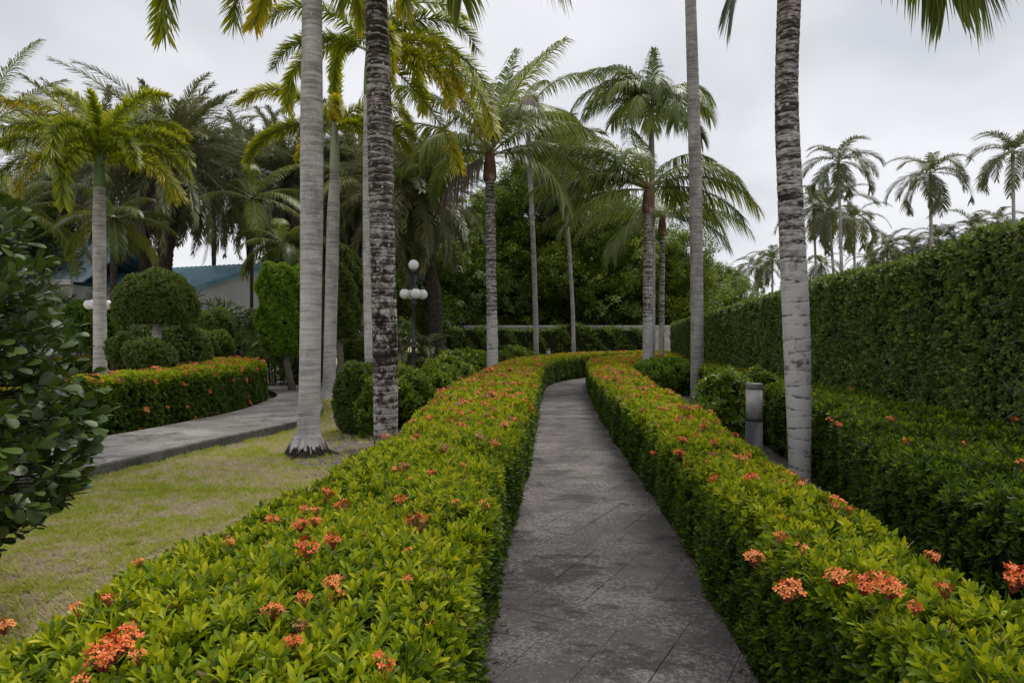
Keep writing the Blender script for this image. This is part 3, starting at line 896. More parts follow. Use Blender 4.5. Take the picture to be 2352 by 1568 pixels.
LOW_F = [(1.98, -.4), (2.0, 1.8), (2.14, 3.2), (2.46, 4.7), (3.15, 6.8), (3.72, 10), (4.35, 14), (5.2, 20), (6.6, 28)]
LOW_B = [(3.2, -.4), (3.3, 2), (3.45, 3.2), (3.8, 4.7), (4.2, 6.8), (4.7, 10), (5.45, 14), (6.3, 20), (7.7, 28)]
_dummy = 0
hw = Hedge(LOW_B, LOW_F, [.86, .86, .86, .88, .9, .92, .9, .9, .9])
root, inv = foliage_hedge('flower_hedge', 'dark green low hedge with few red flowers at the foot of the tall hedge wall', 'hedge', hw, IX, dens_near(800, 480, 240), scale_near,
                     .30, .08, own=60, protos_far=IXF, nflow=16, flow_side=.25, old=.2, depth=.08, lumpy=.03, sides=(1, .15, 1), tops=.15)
known([(1905, 975, 1.2), (2045, 972, 1.2), (2080, 1025, 1.1), (1925, 985, .9), (2215, 1030, .9), (2345, 1080, 1.2)], .92, root, inv)

TALL_F = [(3.25, -.4), (3.4, 2), (3.6, 3.5), (3.86, 5.15), (4.25, 7.5), (4.64, 10.3), (5.4, 15.5), (6.1, 21.6), (7.9, 34)]
TALL_B = [(x + 1.3, y + .2) for x, y in TALL_F]
DK = DK + []
ht = Hedge(TALL_B, TALL_F, [2.45, 2.5, 2.52, 2.5, 2.46, 2.5, 2.5, 2.45, 2.45])
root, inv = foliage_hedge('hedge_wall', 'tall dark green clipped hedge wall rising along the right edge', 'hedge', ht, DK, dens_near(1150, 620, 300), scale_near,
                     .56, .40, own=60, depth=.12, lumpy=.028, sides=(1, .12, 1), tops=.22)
# pale bare twigs poking from the tall hedge
mb = MB(); r = np.random.default_rng(5)
for k in range(190):
    y = r.choice([r.uniform(2.5, 8), r.uniform(7, 12), r.uniform(11, 18)]); z = r.uniform(.9, 2.35)
    i = int(np.argmin(abs(ht.B[:, 1] - y))); x = ht.B[i, 0]
    p = np.array([x + .05, y, z]); d = np.array([-.35, r.uniform(-1, .6), r.uniform(-.6, .9)]); d /= np.linalg.norm(d)
    pts = [p]
    for q in range(5):
        d = d + r.normal(size=3) * .25 + np.array([.06, 0, 0]); d /= np.linalg.norm(d)
        pts.append(pts[-1] + d * r.uniform(.03, .08))
    mb.tube(pts, np.linspace(.0035, .0012, 6), 4)
o = mb.build('bare_twigs', M['twig'], root, loc=-inv); o['kind'] = 'stuff'

# flowering hedge on the left bending round the clipped tree
H3_F = [(-10.5, 3.6), (-8.9, 5.2), (-7.4, 7.3), (-6.4, 9.2), (-5.85, 11.2), (-5.6, 13.2), (-5.75, 15.3), (-6.25, 17.3), (-7.4, 19.4), (-9.3, 21.4), (-12, 22.6), (-15, 23), (-19, 22)]
H3_B = [(-11.5, 4.8), (-9.8, 6.5), (-8.4, 8.3), (-7.4, 10.0), (-6.9, 11.6), (-6.7, 13.4), (-6.85, 15.1), (-7.3, 16.6), (-8.3, 18.3), (-9.9, 20.1), (-12.2, 21.3), (-15, 21.7), (-19, 20.8)]
h3 = Hedge(H3_F, H3_B, [.98, .98, .98, .98, 1.0, 1.02, 1.03, 1.03, 1.02, 1.0, 1, 1, 1])
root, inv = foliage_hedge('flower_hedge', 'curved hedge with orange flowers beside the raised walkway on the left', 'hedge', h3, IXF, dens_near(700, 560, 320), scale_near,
                     .82, .03, nflow=295, flow_side=1.6, old=.15, extra=.06)  # very low side tint paints the front face as shaded

hz = Hedge([(-3.6, 38.2), (2, 38.2), (4.5, 38.2), (7.5, 38.2)], [(-3.6, 39.4), (2, 39.4), (4.5, 39.4), (7.5, 39.4)], [2.2, 2.25, 2.15, 2.25, 2.6, 2.25, 2.3, 2.2, 2.15])
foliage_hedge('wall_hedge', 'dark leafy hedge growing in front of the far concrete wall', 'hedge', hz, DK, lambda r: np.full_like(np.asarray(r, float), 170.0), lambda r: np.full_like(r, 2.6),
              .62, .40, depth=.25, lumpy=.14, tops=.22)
hb = Hedge([(-6.4, 26.2), (-3, 26.5), (-1.0, 27.5), (.4, 30)], [(-6.4, 27.2), (-3, 27.5), (-1.4, 28.5), (-.4, 30.8)], [1.05, 1.1, 1.1, 1.1])
foliage_hedge('box_hedge', 'low dark clipped hedge behind the lamp post', 'hedge', hb, DK, lambda r: np.full_like(np.asarray(r, float), 260.0), lambda r: np.full_like(r, 2.0),
              .55, .38, depth=.12, lumpy=.04, tops=.2)

# ------------------------------------------------------------------ rounded shrubs
def shrub(name, label, c, rx, ry, rz, z0, protos, n, s, tint, cut=-0.75, trunk=None, own=0, lumps=.06, depth=.10, power=2.0, group=None, flowers=0, open_=False, updir=.3, cat=None, root=None):
    """c = centre x,y,z"""
    r_ = root or thing(name, label, cat or 'shrub', (c[0], c[1], z0), group)
    inv = Vector(r_.location)
    d = rng.normal(size=(int(n * 1.5), 3)); d /= np.linalg.norm(d, axis=1)[:, None]
    d = d[d[:, 2] > cut][:n]
    k = (np.abs(d) ** power).sum(1) ** (-1 / power)
    q = d * k[:, None]
    P = q * np.array([rx, ry, rz])
    nn = np.sign(d) * np.abs(q) ** (power - 1) / np.array([rx, ry, rz]); nn /= np.linalg.norm(nn, axis=1)[:, None]
    ofs = lump(P + np.array(c), lumps, 3.2) - rng.uniform(0, 1, len(P)) ** 1.3 * depth
    P = P + nn * ofs[:, None] + np.array(c)
    ok = P[:, 2] > max(z0, 0.0) + .03
    P, nn = P[ok], nn[ok]
    D = nn + rng.normal(size=nn.shape) * .4; D[:, 2] += updir
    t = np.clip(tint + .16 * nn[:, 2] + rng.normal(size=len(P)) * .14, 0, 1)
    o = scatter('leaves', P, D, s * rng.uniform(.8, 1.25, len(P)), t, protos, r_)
    o.location = -inv
    # solid twig core, with the shade of the interior in its colour
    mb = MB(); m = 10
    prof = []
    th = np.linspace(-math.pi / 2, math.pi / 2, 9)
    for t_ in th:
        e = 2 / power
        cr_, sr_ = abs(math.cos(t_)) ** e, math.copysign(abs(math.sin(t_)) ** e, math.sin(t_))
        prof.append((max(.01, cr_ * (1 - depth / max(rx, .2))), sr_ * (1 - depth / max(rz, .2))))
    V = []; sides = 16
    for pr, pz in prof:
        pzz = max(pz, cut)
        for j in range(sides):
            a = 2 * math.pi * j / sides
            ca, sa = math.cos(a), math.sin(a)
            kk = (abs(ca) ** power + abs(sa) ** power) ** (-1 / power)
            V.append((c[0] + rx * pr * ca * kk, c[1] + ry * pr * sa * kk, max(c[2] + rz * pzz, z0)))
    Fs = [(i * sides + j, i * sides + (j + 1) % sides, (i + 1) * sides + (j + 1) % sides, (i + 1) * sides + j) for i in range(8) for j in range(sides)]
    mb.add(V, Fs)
    if not open_: mb.build('shaded_twig_core', M['core'], r_, loc=-inv)
    if trunk:
        tb = MB(); pts, rad, mat = trunk
        tb.tube(pts, rad, 10); tb.build('trunk', mat, r_, True, loc=-inv)
    if flowers:
        up = np.where(nn[:, 2] > .2)[0]
        sel = rng.choice(up, flowers, replace=False)
        put_flowers(r_, [P[i] - np.array(inv) for i in sel], [nn[i] for i in sel], old=.3)
    return r_

# umbrella-clipped tree
x, y, z = W(360, 735, 15.0)
shrub('clipped_tree', 'dome-clipped green tree with a bare trunk above a round ball shrub', (W(360, 0, 15)[0], 15.0, 2.30), .85, .85, .84, 1.0, TP, 5200, 1.1, .52,
      cut=-.42, trunk=([(x, y, 0), (x - .05, y, .8), (x - .02, y, 1.5), (x + .05, y, 2.1)], [.13, .11, .10, .10], M['t_smooth']), lumps=.04, cat='tree')
balls = [((W(345, 0, 13.6)[0], 13.6, 1.22), .47, .47, .42, 'round clipped ball shrub under the dome-clipped tree', TP, .50, 1500),
         ((W(285, 0, 16.0)[0], 16.0, 1.35), .36, .36, .42, 'small pale clipped ball left of the dome-clipped tree trunk', TP, .56, 900),
         ((W(415, 0, 16.9)[0], 16.9, 1.15), .68, .5, 1.0, 'dark shaded shrub behind the trunk of the dome-clipped tree', DK, .42, 1900),
         ((W(500, 0, 21.5)[0], 21.5, 2.1), .62, .6, .52, 'upper dark clipped ball between the dome-clipped tree and the white gable', DK, .50, 1300),
         ((W(485, 0, 20.5)[0], 20.5, 1.45), .62, .6, .5, 'lower dark clipped ball right of the dome-clipped tree', DK, .50, 1300)]
for c, rx, ry, rz, lab, pr, tn, n in balls:
    shrub('ball_shrub', lab, c, rx, ry, rz, 0.3, pr, n, 1.25, tn, trunk=([(c[0], c[1], 0), (c[0], c[1], c[2])], [.05, .04], M['darkbark']))
shrub('yellow_shrub', 'loose olive-yellow shrub behind the left lamp post', (W(215, 0, 21)[0], 21, 2.0), 1.0, .7, .9, .2, LM, 1500, 1.7, .12, lumps=.15, depth=.3,
      trunk=([(W(215, 0, 21)[0], 21, 0), (W(215, 0, 21)[0], 21, 1.8)], [.06, .04], M['darkbark']))
x = W(650, 0, 19.5)[0]
shrub('clipped_tree', 'bright lime clipped block tree left of the pale palm trunk', (x, 19.5, 2.45), .66, .62, 1.25, 1.0, LM, 6500, 1.3, .52, cut=-.9, power=5.0,
      trunk=([(x + .3, 19.5, 0), (x + .1, 19.5, 1), (x + .2, 19.5, 1.8)], [.12, .09, .08], M['twig']), lumps=.10, depth=.16, cat='tree')
x = W(790, 0, 20.5)[0]
shrub('clipped_tree', 'tall green clipped column tree right of the pale palm trunk', (x, 20.5, 3.0), .56, .6, 1.45, .9, TP, 4200, 1.35, .66, cut=-.85, power=2.6,
      trunk=([(x - .22, 20.5, 0), (x - .1, 20.5, .8), (x - .15, 20.5, 1.9)], [.13, .10, .09], M['twig']), lumps=.10, depth=.14, cat='tree')
x = W(985, 0, 27)[0]
shrub('clipped_tree', 'dark green column tree just right of the globe lamp', (x, 27, 2.6), .55, .6, 1.7, .2, TP, 3000, 1.5, .55, cut=-.95, power=2.4, lumps=.08, depth=.15, cat='tree')
lows = [((W(700, 0, 22.5)[0], 22.5, .62), .62, .6, .62, 'low clipped mound beside the far bend of the walkway', TP, .45, 1900, 2.4),
        ((W(823, 0, 11.3)[0] + .02, 11.4, .60), .40, .42, .60, 'dark green clipped cylinder shrub left of the scarred trunk', TP, .50, 3200, 3.2),
        ((W(835, 0, 24)[0], 24, .65), .75, .6, .62, 'low dark shrub behind the pale palm trunks', DK, .45, 1600, 2.6),
        ((W(820, 0, 21.2)[0], 21.2, 1.22), .42, .45, .4, 'small green ball at the foot of the column tree', TP, .5, 800, 2.0)]
for c, rx, ry, rz, lab, pr, tn, n, pw in lows:
    shrub('clipped_shrub', lab, c, rx, ry, rz, 0.0, pr, n, .95 if n > 3000 else 1.4, tn, power=pw, lumps=.03,cut=-1)
gard = [((-1.72, 12.1, .55), .62, .6, .55, 'loose bright shrub with big leaves right behind the scarred trunk', 1500, 1.0),
        ((-2.25, 11.0, .48), .24, .24, .52, 'narrow yellow-green shrub squeezed between the clipped cylinder and the scarred trunk', 420, .8),
        ((-1.35, 14.6, .58), .75, .8, .60, 'wide glossy shrub with a few pale flowers behind the left hedge', 1700, 1.0),
        ((-1.55, 21.5, .65), .95, .9, .62, 'light green shrub near the base of the middle palm', 1500, 1.2),
        ((.2, 27.5, .7), 1.0, .9, .58, 'light green shrub beyond the bend of the left hedge', 1100, 1.4)]
for k, (c, rx, ry, rz, lab, n, s) in enumerate(gard):
    shrub('broadleaf_shrub', lab, c, rx, ry, rz, 0.0, GA, n, s, .62, lumps=.12, depth=.18, flowers=5 if k in (0, 2) else 0, cut=-.9)
for k, (px, Y, s, lab) in enumerate([(1665, 9.2, .42, 'bright big-leaved shrub growing between the right hedge and the bollard light'),
                                     (1740, 10.4, .34, 'small big-leaved shrub growing behind the bollard light'),
                                     (1525, 20, .85, 'rounded bright shrub behind the ringed palm past the right hedge')]):
    shrub('broadleaf_shrub', lab, (W(px, 0, Y)[0], Y, .55), s, s, .55, 0.0, GA if k < 2 else LM, 650 if k < 2 else 1300, .95 if k < 2 else 1.6, .55, lumps=.1, depth=.2, cut=-.9)

# ------------------------------------------------------------------ foreground bush with round leaves
def round_leaf_mesh(seed):
    r = np.random.default_rng(seed); mb = MB()
    d, side, up = np.array([0, 0, 1.]), np.array([1., 0, 0]), np.array([0, -1., 0])
    V, F = leaf_verts(.086, .060, np.array([0, 0, .010]), d, side, up, .10, .10, ((.15, .42), (.38, .80), (.62, 1.0), (.82, .92), (.95, .5)))
    mb.add(V, F, 0, .5); mb.tube([(0, 0, 0), (0, 0, .012)], .0015, 3, 0)
    return mb.mesh('leaf', M['ficus'], True)
RL = [round_leaf_mesh(1)]
RLP = bpy.data.objects.new('round_leaf', RL[0])
bush = thing('round_leaf_bush', 'dark bush with glossy round leaves hanging in at the left edge', 'bush', (-3.42, 3.6, 0))
inv = Vector(bush.location)
zs = np.array([.30, .45, .62, .75, .93, 1.16, 1.3, 1.56, 1.74, 2.05, 2.32, 2.5, 2.8]); rs = np.array([.4, .62, .93, 1.10, 1.14, 1.18, 1.04, .93, .86, .82, .72, .55, .05])
LP, LD, LT, LS = [], [], [], []
tw = MB(); r = np.random.default_rng(12)
for k in range(1100):
    z = r.uniform(.32, 2.75); a = r.uniform(0, 6.283)
    if r.random() < .6: a = r.uniform(-2.2, .5)
    rr = np.interp(z, zs, rs) * (1 + .07 * math.sin(3 * a + z * 4)) - r.uniform(0, 1) ** 1.6 * .45
    rr = max(rr, .05)
    tip = np.array([math.cos(a) * rr, math.sin(a) * rr, z])
    outw = np.array([math.cos(a), math.sin(a), r.uniform(-.5, .8)]); outw /= np.linalg.norm(outw)
    base = tip - outw * .22 - np.array([0, 0, .03])
    mid = (base + tip) / 2 + r.normal(size=3) * .015
    if rr > .35: tw.tube([base * np.array([.6, .6, 1]), base, mid, tip], [.006, .004, .003, .002], 4, cap=False)
    n = int(r.integers(5, 9)); ax, s1, s2 = frame(outw)
    tt = r.uniform(0, 1)
    for j in range(n):
        q = j / (n - 1); p = base + (tip - base) * (.25 + .75 * q)
        th = j * 2.6 + r.uniform(-.5, .5); el_ = .35 + .9 * q
        d = ax * math.sin(el_) + (s1 * math.cos(th) + s2 * math.sin(th)) * math.cos(el_) + np.array([0, 0, .25])
        LP.append(p); LD.append(d); LS.append(r.uniform(.75, 1.2) * (.8 if q > .95 else 1)); LT.append(np.clip(.35 + .3 * q + r.normal() * .18 + (.35 if r.random() < .06 else 0), 0, 1))
LP, LD, LS, LT = map(np.array, (LP, LD, LS, LT))
spin = np.arctan2(LD[:, 1], LD[:, 0]) * 0 + r.uniform(-.6, .6, len(LP)) + r.choice([0, math.pi], len(LP)) 
def orient(Dz, Nrm):
    Z = Dz / np.linalg.norm(Dz, axis=1)[:, None]
    Yv = -(Nrm - Z * (Nrm * Z).sum(1)[:, None]); Yv /= np.linalg.norm(Yv, axis=1)[:, None]
    X = np.cross(Yv, Z)
    return np.stack([np.arctan2(Yv[:, 2], Z[:, 2]), -np.arcsin(np.clip(X[:, 2], -1, 1)), np.arctan2(X[:, 1], X[:, 0])], 1)
out_ = LP * np.array([1, 1, 0.25]); out_ /= np.linalg.norm(out_, axis=1)[:, None]
E = orient(LD, out_ * .6 + np.array([0, 0, .7]) + r.normal(size=LP.shape) * .35)
wp = LP + np.array(inv)
rr = np.linalg.norm(wp - np.array([0, 0, CAM_H]), axis=1); rr[~in_frame(wp, .77, .5)] = 1e9
sel = np.argsort(rr)[:298]
for i in sel: obj('leaf', RL[0], bush, LP[i], E[i], float(LS[i]), LT[i])
keep = np.ones(len(LP), bool); keep[sel] = False
scatter('leaves', LP[keep], None, LS[keep], LT[keep], [RLP], bush, eul=E[keep])
tw.tube([(0, 0, 0), (.05, 0, .8), (-.05, .05, 1.7), (0, 0, 2.4)], [.07, .055, .04, .015], 8)
for k in range(14):
    a = r.uniform(0, 6.283); z = r.uniform(.4, 1.9)
    tw.tube([(0, 0, z), (math.cos(a) * .3, math.sin(a) * .3, z + .15), (math.cos(a) * .7, math.sin(a) * .7, z + .25)], [.03, .02, .008], 6)
tw.build('branches', M['darkbark'], bush)

# ================================================================== PALMS
def frond_mesh(style, L, e0, bend, seed, dead=False):
    r = np.random.default_rng(seed); mb = MB()
    P_ = dict(foxtail=(220, .40, .034, .10, .20), coco=(84, .92, .040, .14, .75), fine=(92, .62, .024, .10, .55), phoenix=(96, .48, .032, .06, .12), areca=(60, .78, .044, .10, .36))[style]
    n_l, lmax, wd, s0, g = P_
    lmax *= min(1, (L / 2.8) ** .8)
    n = 26; s = np.linspace(0, 1, n)
    ang = R_(e0) - R_(bend) * s ** 1.25
    ds = L / (n - 1)
    x = np.concatenate([[0], np.cumsum(np.cos(ang[:-1]) * ds)]); z = np.concatenate([[0], np.cumsum(np.sin(ang[:-1]) * ds)])
    yb = .12 * L * r.uniform(-1, 1) * s ** 2
    R3 = np.stack([x, yb, z], 1)
    r0 = .022 * (L / 3) * (1.3 if style == 'coco' else 1)
    mb.tube(R3, r0 * (1 - .85 * s), 4, mat=1, val=.5)
    T3 = np.gradient(R3, axis=0); T3 /= np.linalg.norm(T3, axis=1)[:, None]
    for sd in (-1, 1):
        for k in range(n_l):
            q = (k + r.uniform(0, .6)) / n_l
            if style == 'coco' and dead is False and r.random() < .02: continue
            ss = s0 + (1 - s0) * q
            i = min(int(ss * (n - 1)), n - 2); f = ss * (n - 1) - i
            p = R3[i] * (1 - f) + R3[i + 1] * f; T = T3[i] * (1 - f) + T3[i + 1] * f
            B = np.cross(T, [0, 0, 1.0]); B /= np.linalg.norm(B) + 1e-6; Nn = np.cross(B, T)
            l = lmax * (.45 + .55 * math.sin(math.pi * min(1, .12 + q * .88))) * r.uniform(.88, 1.08)
            if style == 'foxtail': l = lmax * (.75 + .25 * math.sin(math.pi * q)) * r.uniform(.8, 1.1)
            al = R_(62 - 34 * q + r.uniform(-5, 5))
            if style == 'foxtail': be = R_(r.choice([-50, -15, 20, 55, 85]) + r.uniform(-15, 15)); al = R_(58 - 22 * q + r.uniform(-8, 8))
            elif style == 'phoenix': be = R_(r.choice([-20, 25, 48]) + r.uniform(-8, 8)); al = R_(50 - 20 * q)
            elif style in ('coco', 'fine'): be = R_(14 + r.uniform(-8, 8))
            else: be = R_(25 + r.uniform(-14, 14))
            d = T * math.cos(al) + (B * sd * math.cos(be) + Nn * math.sin(be)) * math.sin(al)
            d /= np.linalg.norm(d)
            wv = np.cross(d, Nn if abs(d.dot(Nn)) < .8 else B); wv /= np.linalg.norm(wv)
            gg = g * r.uniform(.7, 1.3) * (2.2 if dead else 1)
            pts = []
            for u in (0, .4, .75, 1):
                c = p + d * l * u * (1 - .12 * gg * u); c = c + np.array([0, 0, -1]) * gg * l * u * u
                pts.append(c)
            ww = wd * (.8 + .4 * r.random()) * .5
            V = [pts[0] + wv * ww * .6, pts[0] - wv * ww * .6, pts[1] + wv * ww, pts[1] - wv * ww, pts[2] + wv * ww * .7, pts[2] - wv * ww * .7, pts[3]]
            v0 = float(np.clip(r.uniform(.1, .6), 0, 1)); tipv = v0 + .35
            if style != 'foxtail': tipv = v0 + .12
            else: v0 += .15 * q; tipv = v0 + .25 + .2 * q
            mb.add(V, [(0, 1, 3, 2), (2, 3, 5, 4), (4, 5, 6)], 0, [v0, v0, v0 + .05, v0 + .05, (v0 + tipv) / 2, (v0 + tipv) / 2, tipv])
    mat = M['dead'] if dead else M[dict(fine='coco', foxtail='foxtail', coco='coco', phoenix='phoenix', areca='areca')[style]]
    return mb.mesh('frond', [mat, M['rachis_d' if (dead or style == 'phoenix') else 'rachis']])

_fr = {}
def get_frond(style, e0, bend, L, dead=False, var=0):
    e0 = round(e0 / 12) * 12; bend = round(bend / 20) * 20; L = round(L * 2) / 2
    k = (style, e0, bend, L, dead, var)
    if k not in _fr: _fr[k] = frond_mesh(style, L, e0, bend, hash((e0, bend, int(L * 2), var, len(style))) % 99991, dead)
    return _fr[k]

def loft_trunk(pts, rads, sides, dz, ring, amp, seed, irregular=.3, base_flare=0.0, low_amp=1.0):
    """pts Nx3 (relative) ; ring spacing; returns MB"""
    r = np.random.default_rng(seed)
    pts = np.asarray(pts, float); z0, z1 = pts[0, 2], pts[-1, 2]
    n = int((z1 - z0) / dz) + 2; zz = np.linspace(z0, z1, n)
    o = np.argsort(pts[:, 2]); pz = pts[o, 2]
    def sm(v):
        a = np.interp(zz, pz, v[o]); k = max(3, int(.5 / dz)) | 1
        pad = np.pad(a, k // 2, mode='edge'); return np.convolve(pad, np.ones(k) / k, 'valid')
    cx, cy_, rr = sm(pts[:, 0]), sm(pts[:, 1]), sm(np.asarray(rads, float))
    edges = [z0]
    while edges[-1] < z1 + ring: edges.append(edges[-1] + ring * (1 + irregular * r.uniform(-1, 1)))
    edges = np.array(edges)
    th = np.arange(sides) * 2 * np.pi / sides
    V = np.zeros((n, sides, 3)); A = np.zeros((n, sides))
    tiltp = r.uniform(0, 6.28, len(edges)); tilta = ring * .28 * r.uniform(.2, 1, len(edges))
    for i in range(n):
        z = zz[i]
        k = max(0, np.searchsorted(edges, z) - 1)
        kk = min(k, len(edges) - 2)
        zt = z + tilta[kk] * np.sin(th + tiltp[kk])
        ph = np.clip((zt - edges[kk]) / (edges[kk + 1] - edges[kk]), -.2, 1.2) % 1.0
        saw = (ph ** 1.5) * 1.0 - np.exp(-((ph - .0) / .10) ** 2) * .9
        ampz = amp * (low_amp + (1 - low_amp) * min(1, max(0, (z - 1.6) / 1.4))); nz_ = .25 * np.sin(th * 3 + z * 9 + kk) + .2 * np.sin(th * 7 + z * 23 + kk * 2)
        rad = rr[i] * (1 + ampz * (saw - .35) + ampz * .5 * nz_ + r.normal(size=sides) * ampz * .12)
        if base_flare: rad = rad * (1 + base_flare * math.exp(-(z - z0) / .16))
        A[i] = np.clip(saw * .9, 0, 1); V[i, :, 0] = cx[i] + rad * np.cos(th); V[i, :, 1] = cy_[i] + rad * np.sin(th); V[i, :, 2] = z
    mb = MB(); F = []
    for i in range(n - 1):
        for j in range(sides):
            k = (j + 1) % sides
            F.append((i * sides + j, i * sides + k, (i + 1) * sides + k, (i + 1) * sides + j))
    F.append(tuple((n - 1) * sides + j for j in range(sides)))
    mb.add(V.reshape(-1, 3), F, 0, A.ravel())
    return mb, np.array([cx[-1], cy_[-1], zz[-1]]), rr[-1]

def palm(name, label, Y, px, mat, style, fronds, shaft, ring=.12, amp=.05, sides=20, dz=.03, top_extra=0, group=None, flare=0.0, smooth_=True, seed=1, low_amp=1.0, L=2.8, tints=None, cat='palm tree'):
    """px: list of (x, y, width) in picture units from the ground up; shaft=(length, radius factor, material)"""
    x0, _, _ = W(px[0][0], px[0][1], Y)
    root = thing(name, label, cat, (x0, Y, 0), group)
    pts = [(0, 0, 0)]; rads = [px[0][2] / 2 * Y / FPX]
    for (x, y, wd) in px:
        a = W(x, y, Y)
        if a[2] <= .05: continue
        pts.append((a[0] - x0, 0, a[2])); rads.append(wd / 2 * Y / FPX)
    if top_extra:
        pts.append((pts[-1][0] + (pts[-1][0] - pts[-2][0]) * .3, 0, pts[-1][2] + top_extra)); rads.append(rads[-1] * .92)
    mb, top, tr = loft_trunk(pts, rads, sides, dz, ring, amp, seed, base_flare=flare, low_amp=low_amp, irregular=.3 if sides < 38 else .5)
    mb.build('trunk', mat, root, smooth_)
    if shaft:
        sl, sf, sm_ = shaft
        m2 = MB(); m2.lathe([(tr * sf * .98, 0), (tr * sf * 1.12, sl * .12), (tr * sf, sl * .45), (tr * sf * .72, sl * .8), (tr * sf * .45, sl)], 16)
        m2.build('crownshaft', sm_, root, True, loc=tuple(top))
        # leaf bases splay from the shaft
        top = top + np.array([0, 0, sl * .82])
    for k, fr in enumerate(fronds):
        azm, e0, bd, ln = fr[:4]; dead = len(fr) > 4 and fr[4]
        me = get_frond(style, e0, bd, ln, dead, k % 2)
        o = obj('frond', me, root, tuple(top + np.array([0, 0, -.03 * (k % 4)])), (R_(random.uniform(-6, 6)), 0, R_(azm)), random.uniform(.95, 1.05))
    return root, top

def ring_fronds(n, e_hi, e_lo, b_hi, b_lo, L, seed, az0=0):
    r = random.Random(seed); res = []
    for k in range(n):
        q = k / max(1, n - 1)
        res.append((az0 + k * 137.5 + r.uniform(-12, 12), e_hi + (e_lo - e_hi) * q + r.uniform(-6, 6), b_hi + (b_lo - b_hi) * q + r.uniform(-10, 10), L * r.uniform(.88, 1.08) * (.8 if q < .1 else 1)))
    return res

# T1 big smooth palm in front
p1, top1 = palm('smooth_palm', 'thick smooth grey palm trunk with a frayed root base standing on the lawn', 9.3,
     [(707, 1045, 62), (708, 1000, 55), (710, 960, 49), (712, 850, 48), (714, 700, 48), (716, 500, 51), (716, 350, 52), (716, 200, 49), (717, 0, 44)],
     M['t_smooth'], 'foxtail', [(185, -10, 80, 2.8), (205, -50, 40, 2.3), (345, -40, 50, 2.3), (185, 60, 110, 2.0), (205, 15, 95, 2.1), (150, 50, 130, 2.8), (60, 40, 110, 2.8), (100, 65, 110, 2.8), (20, 30, 110, 2.6), (330, 55, 110, 2.6), (90, 8, 80, 2.6), (120, 10, 85, 2.8), (280, 60, 90, 2.6), (240, 70, 70, 2.8)],
     (.9, 1.0, M['shaft_green']), ring=.085, amp=.012, sides=32, top_extra=.9, flare=.30, seed=2)
# frayed skirt and roots
mb = MB(); r = np.random.default_rng(9)
for k in range(230):
    a = r.uniform(0, 6.283); rr = .205 + r.uniform(-.01, .03); h = r.uniform(.07, .17)
    p = np.array([math.cos(a) * rr, math.sin(a) * rr, h]); o2 = rr + r.uniform(.03, .12) + (r.random() < .2) * r.uniform(0, .15)
    mb.tube([p, (math.cos(a + .05) * (rr + .04), math.sin(a + .05) * (rr + .04), h * .5), (math.cos(a + .1) * o2, math.sin(a + .1) * o2, -.01)], [.012, .010, .005], 5)
mb.build('roots', M['darkbark'], p1, True)
mb = MB()
for k in range(46):
    a = k * 6.283 / 46 + r.uniform(-.12, .12); r1 = .172; r2 = .235 + r.uniform(-.01, .02); w_ = .024
    z1_, z2_ = .30, .12 + r.uniform(-.05, .06)
    def pt(rr_, an, z): return (math.cos(an) * rr_, math.sin(an) * rr_, z)
    V = [pt(r1, a - w_ / r1, z1_), pt(r1, a + w_ / r1, z1_), pt(r2, a + w_ / r2, z2_), pt(r2 + .012, a, z2_ - .035), pt(r2, a - w_ / r2, z2_)]
    V += [tuple(np.array(v) * np.array([.93, .93, 1])) for v in V]
    mb.add(V, [(0, 1, 2, 3, 4), (5, 9, 8, 7, 6), (2, 7, 8, 3), (3, 8, 9, 4), (1, 6, 7, 2), (4, 9, 5, 0)])
mb.build('bark_skirt', M['t_smooth'], p1)

# T2 dark scarred palm
palm('scarred_palm', 'dark scarred ringed palm trunk with white lichen spots behind the left hedge', 10.0,
     [(886, 1027, 54), (886, 900, 56), (884, 760, 58), (880, 640, 56), (877, 500, 58), (874, 350, 58), (870, 200, 56), (866, 60, 52), (864, 0, 50)],
     M['t_ring_a'], 'coco', [(0, -6, 60, 2.9), (0, 35, 100, 3.2), (20, 50, 80, 3.2), (60, 40, 100, 3), (110, 40, 100, 3), (200, 50, 70, 3), (330, 55, 70, 3), (280, 60, 70, 3.), (160, 60, 80, 3)],
     (.8, 1.0, M['shaft_brown']), ring=.095, amp=.040, low_amp=.35, sides=40, dz=.014, top_extra=1.0, seed=3)
# T14 right palm
palm('scarred_palm', 'scarred ringed palm trunk with a pale lower part right of the bollard light', 7.0,
     [(1838, 1110, 48), (1836, 1000, 51), (1832, 850, 58), (1829, 750, 60), (1822, 600, 58), (1815, 450, 55), (1808, 300, 53), (1806, 200, 50), (1810, 60, 51), (1813, 0, 52)],
     M['t_ring_b'], 'coco', [(183, -60, 26, 1.6), (2, 2, 78, 2.7), (12, 14, 84, 2.6), (5, 45, 100, 3.2), (60, 50, 70, 3), (110, 50, 80, 3), (300, 62, 60, 3), (240, 60, 60, 3), (170, 60, 60, 3)],
     (.75, 1.0, M['shaft_grey']), ring=.10, amp=.036, low_amp=.3, sides=40, dz=.014, top_extra=.75, seed=4)
# T13 tall thin pale
palm('speckled_palm', 'tall slim grey speckled palm trunk rising out of the picture behind the right hedge', 18.0,
     [(1601, 905, 31), (1601, 850, 29), (1600, 600, 29), (1597, 400, 29), (1592, 200, 27), (1586, 0, 25)],
     M['t_smooth2'], 'foxtail', ring_fronds(9, 70, 20, 90, 110, 2.8, 5, 0), (1.0, 1.0, M['shaft_green']), ring=.16, amp=.02, top_extra=3.0, seed=5, sides=24)
